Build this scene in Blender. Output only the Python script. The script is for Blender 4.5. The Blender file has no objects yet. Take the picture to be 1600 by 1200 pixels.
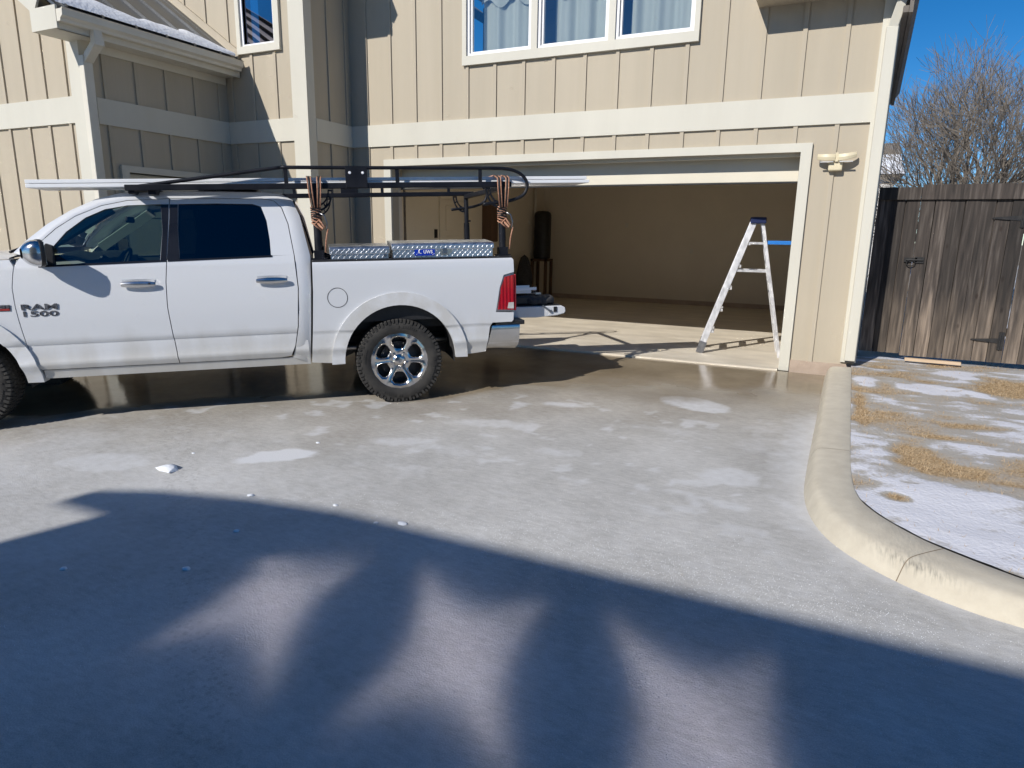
import bpy, bmesh, math, random
import numpy as np
from mathutils import Vector, Matrix
R = math.radians
random.seed(7)
sc = bpy.context.scene
COL = sc.collection

# ---------------------------------------------------------------- camera
F_PX, W_PX = 1036.26, 1600.0
yaw, pitch, roll = R(-25.336), R(-12.696), R(0.9132)
fw = Vector((math.sin(yaw)*math.cos(pitch), math.cos(yaw)*math.cos(pitch), math.sin(pitch)))
rt = fw.cross(Vector((0, 0, 1))).normalized()
upv = rt.cross(fw)
rt2 = math.cos(roll)*rt + math.sin(roll)*upv
up2 = -math.sin(roll)*rt + math.cos(roll)*upv
cd = bpy.data.cameras.new('camera')
cam = bpy.data.objects.new('camera', cd)
COL.objects.link(cam)
m = Matrix((rt2, up2, -fw)).transposed().to_4x4()
m.translation = Vector((0, 0, 1.5))
cam.matrix_world = m
cd.sensor_fit = 'HORIZONTAL'
cd.sensor_width = 36.0
cd.lens = 36.0*F_PX/W_PX
cd.clip_start = 0.05
cd.clip_end = 3000
sc.camera = cam

# ---------------------------------------------------------------- sun, sky, exposure
SUN = Vector((0.31, 1.0, -0.708)).normalized()       # direction the light travels
wd = bpy.data.worlds.new('World')
sc.world = wd
wd.use_nodes = True
nt = wd.node_tree
nt.nodes.clear()
sky = nt.nodes.new('ShaderNodeTexSky')
sky.sky_type = 'NISHITA'
sky.sun_disc = False
sky.sun_elevation = math.asin(-SUN.z)
sky.sun_rotation = math.atan2(-SUN.x, -SUN.y)
sky.altitude = 1500
sky.air_density = 0.85
sky.dust_density = 0.0
sky.ozone_density = 4.0
bg = nt.nodes.new('ShaderNodeBackground')
bg.inputs['Strength'].default_value = 0.105
wo = nt.nodes.new('ShaderNodeOutputWorld')
hs = nt.nodes.new('ShaderNodeHueSaturation')
hs.inputs['Saturation'].default_value = 1.32
nt.links.new(sky.outputs[0], hs.inputs['Color'])
nt.links.new(hs.outputs[0], bg.inputs[0])
nt.links.new(bg.outputs[0], wo.inputs[0])
sd = bpy.data.lights.new('sun', 'SUN')
sd.energy = 4.8
sd.angle = R(0.53)
sd.color = (1.0, 0.955, 0.89)
so = bpy.data.objects.new('sun', sd)
so.rotation_euler = SUN.to_track_quat('-Z', 'Y').to_euler()
so.location = (-6, -20, 15)
COL.objects.link(so)
sc.view_settings.view_transform = 'Standard'
sc.view_settings.look = 'None'
sc.view_settings.exposure = 0.0
sc.view_settings.gamma = 1.0
sc.view_settings.use_curve_mapping = False
sc.render.engine = 'CYCLES'
cy = sc.cycles
cy.use_denoising = True
cy.denoiser = 'OPENIMAGEDENOISE'
cy.caustics_reflective = True
cy.caustics_refractive = False
cy.blur_glossy = 0.0
cy.sample_clamp_indirect = 0.0
cy.max_bounces = 10
cy.diffuse_bounces = 5
cy.glossy_bounces = 5
cy.transparent_max_bounces = 16
cy.use_guiding = True
cy.use_surface_guiding = True
cy.guiding_training_samples = 64

# ---------------------------------------------------------------- helpers
def tag(o, label=None, cat=None, group=None, kind=None):
    if label: o['label'] = label
    if cat: o['category'] = cat
    if group: o['group'] = group
    if kind: o['kind'] = kind
    return o

def empty(name, loc=(0, 0, 0), rz=0.0, mat=None):
    o = bpy.data.objects.new(name, None)
    COL.objects.link(o)
    if mat is not None: o.matrix_world = mat
    else:
        o.location = loc
        o.rotation_euler = (0, 0, rz)
    o.empty_display_size = 0.1
    return o

class MB:
    def __init__(s): s.v = []; s.f = []
    def add(s, vs, fs):
        n = len(s.v)
        s.v += [tuple(p) for p in vs]
        s.f += [tuple(i+n for i in f) for f in fs]
        return s
    def box(s, x0, x1, y0, y1, z0, z1):
        return s.add([(x0,y0,z0),(x1,y0,z0),(x1,y1,z0),(x0,y1,z0),(x0,y0,z1),(x1,y0,z1),(x1,y1,z1),(x0,y1,z1)],
                     [(0,3,2,1),(4,5,6,7),(0,1,5,4),(1,2,6,5),(2,3,7,6),(3,0,4,7)])
    def obox(s, c, ax, ay, az):     # oriented box: centre, half-axis vectors
        c, ax, ay, az = map(Vector, (c, ax, ay, az))
        vs = [c+i*ax+j*ay+k*az for k in (-1,1) for (i,j) in ((-1,-1),(1,-1),(1,1),(-1,1))]
        return s.add(vs, [(0,3,2,1),(4,5,6,7),(0,1,5,4),(1,2,6,5),(2,3,7,6),(3,0,4,7)])
    def bar(s, a, b, w, h, upd=(0,0,1)):   # rectangular bar from a to b
        a, b = Vector(a), Vector(b)
        d = (b-a)
        t = d.normalized()
        u = Vector(upd)
        sd_ = t.cross(u)
        if sd_.length < 1e-4: sd_ = t.cross(Vector((1,0,0)))
        sd_.normalize()
        u = sd_.cross(t)
        return s.obox((a+b)/2, d/2, sd_*w/2, u*h/2)
    def prism(s, poly, fn0, fn1):   # poly 2-D, fn maps (a,b)->3-D for both caps
        n = len(poly)
        vs = [fn0(*p) for p in poly]+[fn1(*p) for p in poly]
        fs = [tuple(range(n-1, -1, -1)), tuple(range(n, 2*n))]+[(i, (i+1) % n, n+(i+1) % n, n+i) for i in range(n)]
        return s.add(vs, fs)
    def tube(s, pts, r, n=8, closed=False, caps=True):
        pts = [Vector(p) for p in pts]
        k = len(pts)
        rs = r if isinstance(r, (list, tuple)) else [r]*k
        ref = None
        rings = []
        for i, p in enumerate(pts):
            if closed: t = pts[(i+1) % k]-pts[i-1]
            else: t = pts[min(i+1, k-1)]-pts[max(i-1, 0)]
            if t.length < 1e-9: t = Vector((0,0,1))
            t.normalize()
            if ref is None:
                ref = t.orthogonal().normalized()
            ref = (ref - t*ref.dot(t))
            if ref.length < 1e-5: ref = t.orthogonal()
            ref.normalize()
            b = t.cross(ref)
            rings.append([p+rs[i]*(math.cos(2*math.pi*j/n)*ref+math.sin(2*math.pi*j/n)*b) for j in range(n)])
        vs = [q for rg in rings for q in rg]
        fs = []
        for i in range(k if closed else k-1):
            i2 = (i+1) % k
            for j in range(n):
                j2 = (j+1) % n
                fs.append((i*n+j, i*n+j2, i2*n+j2, i2*n+j))
        if caps and not closed:
            fs.append(tuple(range(n-1, -1, -1)))
            fs.append(tuple((k-1)*n+j for j in range(n)))
        return s.add(vs, fs)
    def lathe(s, prof, c=(0,0,0), axis='z', n=24):   # prof: list of (radius, along)
        vs = []
        c = Vector(c)
        for r, a in prof:
            for j in range(n):
                w = 2*math.pi*j/n
                p = (r*math.cos(w), r*math.sin(w), a)
                if axis == 'y': p = (p[0], p[2], p[1])
                if axis == 'x': p = (p[2], p[0], p[1])
                vs.append(c+Vector(p))
        fs = []
        for i in range(len(prof)-1):
            for j in range(n):
                j2 = (j+1) % n
                fs.append((i*n+j, i*n+j2, (i+1)*n+j2, (i+1)*n+j))
        return s.add(vs, fs)
    def grid(s, fn, nu, nv):
        vs = [fn(i/nu, j/nv) for j in range(nv+1) for i in range(nu+1)]
        fs = [(j*(nu+1)+i, j*(nu+1)+i+1, (j+1)*(nu+1)+i+1, (j+1)*(nu+1)+i) for j in range(nv) for i in range(nu)]
        return s.add(vs, fs)
    def build(s, name, mat, parent=None, smooth=False, bevel=0.0, seg=2, recalc=True, auto=None):
        me = bpy.data.meshes.new(name)
        me.from_pydata(s.v, [], s.f)
        if recalc:
            bm = bmesh.new()
            bm.from_mesh(me)
            bmesh.ops.recalc_face_normals(bm, faces=bm.faces)
            bm.to_mesh(me)
            bm.free()
        return link(name, me, mat, parent, smooth, bevel, seg, auto)

def link(name, me, mat, parent=None, smooth=False, bevel=0.0, seg=2, auto=None):
    if mat is not None and len(me.materials) == 0: me.materials.append(mat)
    if smooth or auto:
        me.polygons.foreach_set('use_smooth', [True]*len(me.polygons))
        if auto: me.set_sharp_from_angle(angle=R(auto))
    o = bpy.data.objects.new(name, me)
    COL.objects.link(o)
    if parent is not None: o.parent = parent
    if bevel > 0:
        b = o.modifiers.new('bevel', 'BEVEL')
        b.width = bevel
        b.segments = seg
        b.limit_method = 'ANGLE'
        b.angle_limit = R(40)
    return o

def box(name, mat, parent, x0, x1, y0, y1, z0, z1, bevel=0.0):
    return MB().box(x0, x1, y0, y1, z0, z1).build(name, mat, parent, bevel=bevel)

def copy_part(o, parent, loc=None):
    c = o.copy()
    COL.objects.link(c)
    c.parent = parent
    if loc is not None: c.location = loc
    return c

def sm(a, b, x):
    t = np.clip((x-a)/(b-a), 0, 1)
    return t*t*(3-2*t)

_rng = np.random.RandomState(3)
_perm = _rng.rand(256, 256)
def vnoise(x, y):
    x = np.asarray(x, float); y = np.asarray(y, float)
    xi = np.floor(x).astype(int); yi = np.floor(y).astype(int)
    fx = x-xi; fy = y-yi
    fx = fx*fx*(3-2*fx); fy = fy*fy*(3-2*fy)
    g = lambda a, b: _perm[a % 256, b % 256]
    return (g(xi,yi)*(1-fx)+g(xi+1,yi)*fx)*(1-fy)+(g(xi,yi+1)*(1-fx)+g(xi+1,yi+1)*fx)*fy
def fbm(x, y, o=4):
    t = 0; a = 0.5; n = 0
    for k in range(o):
        t = t+a*vnoise(x*2**k+17*k, y*2**k+31*k); n += a; a *= 0.5
    return t/n

# ---------------------------------------------------------------- materials
def newmat(name):
    m_ = bpy.data.materials.new(name)
    m_.use_nodes = True
    t = m_.node_tree
    return m_, t, t.nodes['Principled BSDF']

def pm(name, c1, c2=None, scale=4.0, rough=0.6, rough2=None, metal=0.0, bump=0.0, bscale=60.0, stretch=(1,1,1), detail=6.0,
       ior=1.45, coat=0.0, bdist=0.01, contrast=(0.35, 0.68), spec=None):
    m_, t, p = newmat(name)
    N, L = t.nodes, t.links
    p.inputs['Metallic'].default_value = metal
    p.inputs['Roughness'].default_value = rough
    p.inputs['IOR'].default_value = ior
    if coat:
        p.inputs['Coat Weight'].default_value = coat
        p.inputs['Coat Roughness'].default_value = 0.04
    c2 = c2 or c1
    tc = N.new('ShaderNodeTexCoord')
    mp = N.new('ShaderNodeMapping')
    mp.inputs['Scale'].default_value = stretch
    L.new(tc.outputs['Object'], mp.inputs['Vector'])
    no = N.new('ShaderNodeTexNoise')
    no.inputs['Scale'].default_value = scale
    no.inputs['Detail'].default_value = detail
    no.inputs['Roughness'].default_value = 0.6
    L.new(mp.outputs[0], no.inputs['Vector'])
    cr = N.new('ShaderNodeValToRGB')
    cr.color_ramp.elements[0].position = contrast[0]
    cr.color_ramp.elements[1].position = contrast[1]
    cr.color_ramp.elements[0].color = (*c1, 1)
    cr.color_ramp.elements[1].color = (*c2, 1)
    L.new(no.outputs['Fac'], cr.inputs[0])
    L.new(cr.outputs[0], p.inputs['Base Color'])
    if rough2 is not None:
        mr = N.new('ShaderNodeMapRange')
        mr.inputs['From Min'].default_value = 0.3
        mr.inputs['From Max'].default_value = 0.7
        mr.inputs['To Min'].default_value = rough
        mr.inputs['To Max'].default_value = rough2
        L.new(no.outputs['Fac'], mr.inputs['Value'])
        L.new(mr.outputs[0], p.inputs['Roughness'])
    if bump > 0:
        n2 = N.new('ShaderNodeTexNoise')
        n2.inputs['Scale'].default_value = bscale
        n2.inputs['Detail'].default_value = 4
        L.new(mp.outputs[0], n2.inputs['Vector'])
        b = N.new('ShaderNodeBump')
        b.inputs['Strength'].default_value = bump
        b.inputs['Distance'].default_value = bdist
        L.new(n2.outputs['Fac'], b.inputs['Height'])
        L.new(b.outputs[0], p.inputs['Normal'])
    return m_

M = {}
M['siding'] = pm('tan_siding', (.42,.366,.278), (.475,.414,.317), 2, rough=.75, bump=.25, bscale=90, stretch=(1,1,.06), bdist=.003)
M['trim'] = pm('cream_trim', (.56,.535,.455), (.60,.575,.49), 2.5, rough=.6, bump=.12, bscale=70, stretch=(1,1,.2), bdist=.002)
M['vinyl'] = pm('white_vinyl', (.78,.78,.78), (.82,.82,.82), 3, rough=.4)
M['gutter'] = pm('cream_gutter', (.62,.58,.49), (.68,.64,.54), 3, rough=.45)
M['soffit'] = pm('brown_soffit', (.16,.14,.12), (.2,.175,.15), 5, rough=.8)
M['metalroof'] = pm('grey_metal_roof', (.085,.09,.095), (.15,.155,.16), 2, rough=.35, rough2=.5, metal=.6)
M['snow'] = pm('snow', (.80,.82,.86), (.87,.88,.9), 6, rough=.7, bump=.6, bscale=25, bdist=.02)
M['stem'] = pm('stem_concrete', (.40,.31,.24), (.48,.38,.30), 6, rough=.85, bump=.3, bscale=60)
M['gwall'] = pm('garage_drywall', (.68,.61,.50), (.72,.645,.53), 1.2, rough=.85, bump=.15, bscale=120, bdist=.002)
M['gfloor'] = pm('garage_concrete', (.58,.52,.42), (.74,.67,.55), 1.6, rough=.5, rough2=.75, bump=.15, bscale=80, stretch=(1,2.5,1))
M['gdoor'] = pm('garage_door_cream', (.60,.555,.45), (.64,.595,.485), 2, rough=.5)
M['black'] = pm('black_plastic', (.012,.012,.013), (.022,.022,.024), 8, rough=.45, bump=.1, bscale=150, bdist=.002)
M['blackgloss'] = pm('gloss_black', (.01,.01,.012), (.016,.016,.018), 4, rough=.12)
M['rackblack'] = pm('black_powder_coat', (.006,.007,.011), (.012,.013,.018), 6, rough=.4, rough2=.55, ior=1.35)
M['rubber'] = pm('tyre_rubber', (.022,.021,.020), (.05,.047,.043), 9, rough=.75, rough2=.92, bump=.3, bscale=180, bdist=.003)
M['chrome'] = pm('chrome', (.55,.55,.55), (.64,.64,.64), 6, rough=.16, rough2=.26, metal=1.0)
M['rimchrome'] = pm('chrome_clad_rim', (.55,.53,.51), (.66,.645,.63), 14, rough=.1, rough2=.24, metal=1.0)
M['steel'] = pm('dull_steel', (.25,.25,.26), (.4,.4,.41), 12, rough=.35, metal=1.0)
M['alu'] = pm('ladder_aluminium', (.60,.60,.61), (.78,.78,.79), 22, rough=.32, rough2=.5, metal=.55, stretch=(1,1,.5))
M['diamond'] = pm('diamond_plate', (.70,.71,.73), (.85,.86,.88), 10, rough=.26, rough2=.42, metal=1.0)
M['white_alu'] = pm('white_aluminium', (.84,.85,.86), (.88,.89,.90), 4, rough=.35)
M['interior'] = pm('cab_interior_dark', (.025,.025,.027), (.045,.045,.047), 10, rough=.7)
M['interior_lt'] = pm('cab_interior_grey', (.30,.31,.30), (.36,.37,.36), 8, rough=.8)
M['blue'] = pm('blue_plastic', (.02,.17,.55), (.03,.2,.6), 8, rough=.4)
M['darkblue'] = pm('navy_plastic', (.01,.018,.07), (.015,.025,.09), 8, rough=.4)
M['orange'] = pm('orange_rope', (.30,.13,.075), (.52,.30,.20), 60, rough=.8)
M['clear'] = pm('pale_hook', (.75,.76,.8), (.85,.86,.9), 20, rough=.3)
M['beige_plastic'] = pm('beige_plastic', (.62,.54,.36), (.68,.6,.42), 6, rough=.45)
M['brown'] = pm('brown_board', (.09,.05,.03), (.13,.075,.045), 5, rough=.7, stretch=(1,1,.2))
M['pvc'] = pm('white_pvc', (.62,.58,.5), (.68,.64,.56), 6, rough=.4)
M['kerb'] = pm('cream_kerb', (.50,.45,.36), (.57,.52,.42), 9, rough=.85, bump=.35, bscale=120, detail=10, bdist=.004)
M['bark'] = pm('grey_bark', (.10,.085,.07), (.2,.175,.15), 14, rough=.9)
M['twig'] = pm('brown_twig', (.15,.125,.10), (.27,.235,.195), 3, rough=.9)
M['iron'] = pm('black_iron', (.012,.012,.013), (.03,.028,.026), 20, rough=.5)
M['ice'] = pm('ice_chunk', (.72,.75,.8), (.85,.87,.9), 30, rough=.3, bump=.5, bscale=40)
M['shingle'] = pm('grey_shingles', (.16,.145,.13), (.26,.24,.22), 18, rough=.9, bump=.4, bscale=40)
M['white_siding'] = pm('white_siding', (.6,.58,.56), (.68,.66,.63), 3, rough=.8)
M['dirt'] = pm('dirt', (.16,.12,.08), (.26,.21,.15), 2, rough=.95, bump=.5, bscale=20)
M['grass'] = pm('dry_grass', (.43,.30,.165), (.60,.45,.28), 9, rough=.9)
M['curtain'] = pm('teal_curtain', (.44,.475,.44), (.50,.535,.495), 1.5, rough=.95, stretch=(4,4,.2))
M['fabric'] = pm('dark_bag_fabric', (.03,.03,.032), (.06,.058,.06), 30, rough=.85, bump=.3, bscale=200)

def glass(name, tint, refl, rough=0.0, solid=False, dark=None):
    m_, t, p = newmat(name)
    N, L = t.nodes, t.links
    out = N['Material Output']
    g = N.new('ShaderNodeBsdfGlossy')
    g.inputs['Roughness'].default_value = rough
    g.inputs['Color'].default_value = (.98,.92,1,1)
    lw = N.new('ShaderNodeLayerWeight')
    lw.inputs['Blend'].default_value = 0.25
    mr = N.new('ShaderNodeMapRange')
    mr.inputs['To Min'].default_value = refl
    mr.inputs['To Max'].default_value = 1.0
    L.new(lw.outputs['Fresnel'], mr.inputs['Value'])
    if dark is not None:
        b = N.new('ShaderNodeBsdfDiffuse')
        b.inputs['Color'].default_value = (*dark, 1)
    else:
        b = N.new('ShaderNodeBsdfTransparent')
        b.inputs['Color'].default_value = (*tint, 1)
    mx = N.new('ShaderNodeMixShader')
    L.new(mr.outputs[0], mx.inputs[0])
    L.new(b.outputs[0], mx.inputs[1])
    L.new(g.outputs[0], mx.inputs[2])
    L.new(mx.outputs[0], out.inputs[0])
    N.remove(p)
    return m_
M['pane'] = glass('window_pane', (.84,.87,.86), .165, .06)
M['pane_dark'] = glass('window_pane_dark', (.5,.55,.6), .16, .0)
M['autoglass'] = glass('green_tint_glass', (.55,.68,.60), .06, 0)
M['privacy'] = glass('privacy_glass', (.03,.03,.04), .04, 0)

# truck paint: white, road grime towards the rockers (a dirt film with its own shape)
def paint_mat():
    m_, t, p = newmat('white_truck_paint')
    N, L = t.nodes, t.links
    tc = N.new('ShaderNodeTexCoord')
    sp = N.new('ShaderNodeSeparateXYZ')
    L.new(tc.outputs['Object'], sp.inputs[0])
    no = N.new('ShaderNodeTexNoise'); no.inputs['Scale'].default_value = 2.2; no.inputs['Detail'].default_value = 8
    mp = N.new('ShaderNodeMapping'); mp.inputs['Scale'].default_value = (2.5, 1, .7)
    L.new(tc.outputs['Object'], mp.inputs[0]); L.new(mp.outputs[0], no.inputs['Vector'])
    ad = N.new('ShaderNodeMath'); ad.operation = 'MULTIPLY_ADD'
    ad.inputs[1].default_value = 0.55; ad.inputs[2].default_value = -0.275
    L.new(no.outputs['Fac'], ad.inputs[0])
    ad2 = N.new('ShaderNodeMath'); ad2.operation = 'ADD'
    L.new(sp.outputs['Z'], ad2.inputs[0]); L.new(ad.outputs[0], ad2.inputs[1])
    mr = N.new('ShaderNodeMapRange'); mr.interpolation_type = 'SMOOTHSTEP'
    mr.inputs['From Min'].default_value = 0.38; mr.inputs['From Max'].default_value = 0.86
    mr.inputs['To Min'].default_value = 0.75; mr.inputs['To Max'].default_value = 0.0
    L.new(ad2.outputs[0], mr.inputs['Value'])
    mx = N.new('ShaderNodeMix'); mx.data_type = 'RGBA'
    mx.inputs['A'].default_value = (.63,.645,.67,1); mx.inputs['B'].default_value = (.40,.38,.335,1)
    L.new(mr.outputs[0], mx.inputs['Factor'])
    n3 = N.new('ShaderNodeTexNoise'); n3.inputs['Scale'].default_value = 160; n3.inputs['Detail'].default_value = 2
    L.new(tc.outputs['Object'], n3.inputs['Vector'])
    sp2 = N.new('ShaderNodeMapRange'); sp2.inputs['From Min'].default_value = .69; sp2.inputs['From Max'].default_value = .74
    L.new(n3.outputs['Fac'], sp2.inputs['Value'])
    mx2 = N.new('ShaderNodeMix'); mx2.data_type = 'RGBA'; mx2.inputs['B'].default_value = (.5,.49,.47,1)
    ml = N.new('ShaderNodeMath'); ml.operation = 'MULTIPLY'; ml.inputs[1].default_value = .45
    L.new(sp2.outputs[0], ml.inputs[0]); L.new(ml.outputs[0], mx2.inputs['Factor'])
    L.new(mx.outputs['Result'], mx2.inputs['A'])
    L.new(mx2.outputs['Result'], p.inputs['Base Color'])
    ro = N.new('ShaderNodeMapRange'); ro.inputs['To Min'].default_value = .28; ro.inputs['To Max'].default_value = .75
    L.new(mr.outputs[0], ro.inputs['Value']); L.new(ro.outputs[0], p.inputs['Roughness'])
    p.inputs['Coat Weight'].default_value = .75
    p.inputs['Coat Roughness'].default_value = .05
    return m_
M['paint'] = paint_mat()
M['flare'] = pm('flare_paint', (.55,.545,.53), (.62,.63,.645), 5, rough=.4, rough2=.55, contrast=(.4,.6))
def lens_mat():
    m_, t, p = newmat('red_lens')
    p.inputs['Base Color'].default_value = (.34,.006,.012,1)
    p.inputs['Roughness'].default_value = .12
    N, L = t.nodes, t.links
    tc = N.new('ShaderNodeTexCoord')
    w = N.new('ShaderNodeTexWave'); w.inputs['Scale'].default_value = 9; w.bands_direction = 'X'
    L.new(tc.outputs['Object'], w.inputs[0])
    cr = N.new('ShaderNodeValToRGB')
    cr.color_ramp.elements[0].color = (.2,.003,.008,1); cr.color_ramp.elements[1].color = (.46,.012,.02,1)
    L.new(w.outputs['Fac'], cr.inputs[0]); L.new(cr.outputs[0], p.inputs['Base Color'])
    p.inputs['Coat Weight'].default_value = .6
    return m_
M['red'] = lens_mat()
M['clearlens'] = pm('clear_lens', (.45,.44,.42), (.6,.6,.58), 20, rough=.15)

# weathered fence wood
def wood_mat():
    m_, t, p = newmat('weathered_cedar')
    N, L = t.nodes, t.links
    tc = N.new('ShaderNodeTexCoord')
    oi = N.new('ShaderNodeObjectInfo')
    va = N.new('ShaderNodeVectorMath'); va.operation = 'MULTIPLY_ADD'
    va.inputs[1].default_value = (1,1,1)
    cb = N.new('ShaderNodeCombineXYZ')
    mu = N.new('ShaderNodeMath'); mu.operation = 'MULTIPLY'; mu.inputs[1].default_value = 37
    L.new(oi.outputs['Random'], mu.inputs[0]); L.new(mu.outputs[0], cb.inputs[0]); L.new(mu.outputs[0], cb.inputs[2])
    L.new(tc.outputs['Object'], va.inputs[0]); L.new(cb.outputs[0], va.inputs[2])
    mp = N.new('ShaderNodeMapping'); mp.inputs['Scale'].default_value = (14,14,.9)
    L.new(va.outputs[0], mp.inputs[0])
    no = N.new('ShaderNodeTexNoise'); no.inputs['Scale'].default_value = 2.2; no.inputs['Detail'].default_value = 9
    no.inputs['Distortion'].default_value = .4
    L.new(mp.outputs[0], no.inputs['Vector'])
    cr = N.new('ShaderNodeValToRGB')
    e = cr.color_ramp.elements
    e[0].position = .3; e[0].color = (.022,.017,.014,1)
    e[1].position = .78; e[1].color = (.17,.145,.125,1)
    k = e.new(.55); k.color = (.066,.052,.043,1)
    L.new(no.outputs['Fac'], cr.inputs[0])
    # pale worn feet of the boards
    sp = N.new('ShaderNodeSeparateXYZ'); L.new(tc.outputs['Object'], sp.inputs[0])
    n2 = N.new('ShaderNodeTexNoise'); n2.inputs['Scale'].default_value = 3
    mp2 = N.new('ShaderNodeMapping'); mp2.inputs['Scale'].default_value = (5,5,.6); L.new(va.outputs[0], mp2.inputs[0])
    L.new(mp2.outputs[0], n2.inputs['Vector'])
    sb = N.new('ShaderNodeMath'); sb.operation = 'MULTIPLY_ADD'; sb.inputs[1].default_value = -1.5
    L.new(n2.outputs['Fac'], sb.inputs[0]); L.new(sp.outputs['Z'], sb.inputs[2])
    mr = N.new('ShaderNodeMapRange'); mr.inputs['From Min'].default_value = -.55; mr.inputs['From Max'].default_value = .1
    mr.inputs['To Min'].default_value = .8; mr.inputs['To Max'].default_value = 0
    L.new(sb.outputs[0], mr.inputs['Value'])
    mx = N.new('ShaderNodeMix'); mx.data_type = 'RGBA'; mx.blend_type = 'MIX'
    cr2 = N.new('ShaderNodeValToRGB'); cr2.color_ramp.elements[0].position = .35; cr2.color_ramp.elements[1].position = .7
    cr2.color_ramp.elements[0].color = (.11,.085,.065,1); cr2.color_ramp.elements[1].color = (.36,.28,.21,1)
    L.new(no.outputs['Fac'], cr2.inputs[0])
    L.new(mr.outputs[0], mx.inputs['Factor']); L.new(cr.outputs[0], mx.inputs['A']); L.new(cr2.outputs[0], mx.inputs['B'])
    # knots
    vo = N.new('ShaderNodeTexVoronoi'); vo.inputs['Scale'].default_value = 1.0
    mp3 = N.new('ShaderNodeMapping'); mp3.inputs['Scale'].default_value = (7,7,3.2); L.new(va.outputs[0], mp3.inputs[0])
    L.new(mp3.outputs[0], vo.inputs['Vector'])
    kr = N.new('ShaderNodeMapRange'); kr.inputs['From Min'].default_value = .06; kr.inputs['From Max'].default_value = .14
    kr.inputs['To Min'].default_value = .85; kr.inputs['To Max'].default_value = 0
    L.new(vo.outputs['Distance'], kr.inputs['Value'])
    mk = N.new('ShaderNodeMix'); mk.data_type = 'RGBA'; mk.inputs['B'].default_value = (.03,.017,.011,1)
    L.new(kr.outputs[0], mk.inputs['Factor']); L.new(mx.outputs['Result'], mk.inputs['A'])
    vr = N.new('ShaderNodeMapRange'); vr.inputs['To Min'].default_value = .38; vr.inputs['To Max'].default_value = 1.25
    L.new(oi.outputs['Random'], vr.inputs['Value'])
    vm = N.new('ShaderNodeMix'); vm.data_type = 'RGBA'; vm.blend_type = 'MULTIPLY'; vm.inputs['Factor'].default_value = 1
    L.new(mk.outputs['Result'], vm.inputs['A']); L.new(vr.outputs[0], vm.inputs['B'])
    L.new(vm.outputs['Result'], p.inputs['Base Color'])
    p.inputs['Roughness'].default_value = .8
    b = N.new('ShaderNodeBump'); b.inputs['Strength'].default_value = .5; b.inputs['Distance'].default_value = .006
    L.new(no.outputs['Fac'], b.inputs['Height']); L.new(b.outputs[0], p.inputs['Normal'])
    return m_
M['wood'] = wood_mat()

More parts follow.
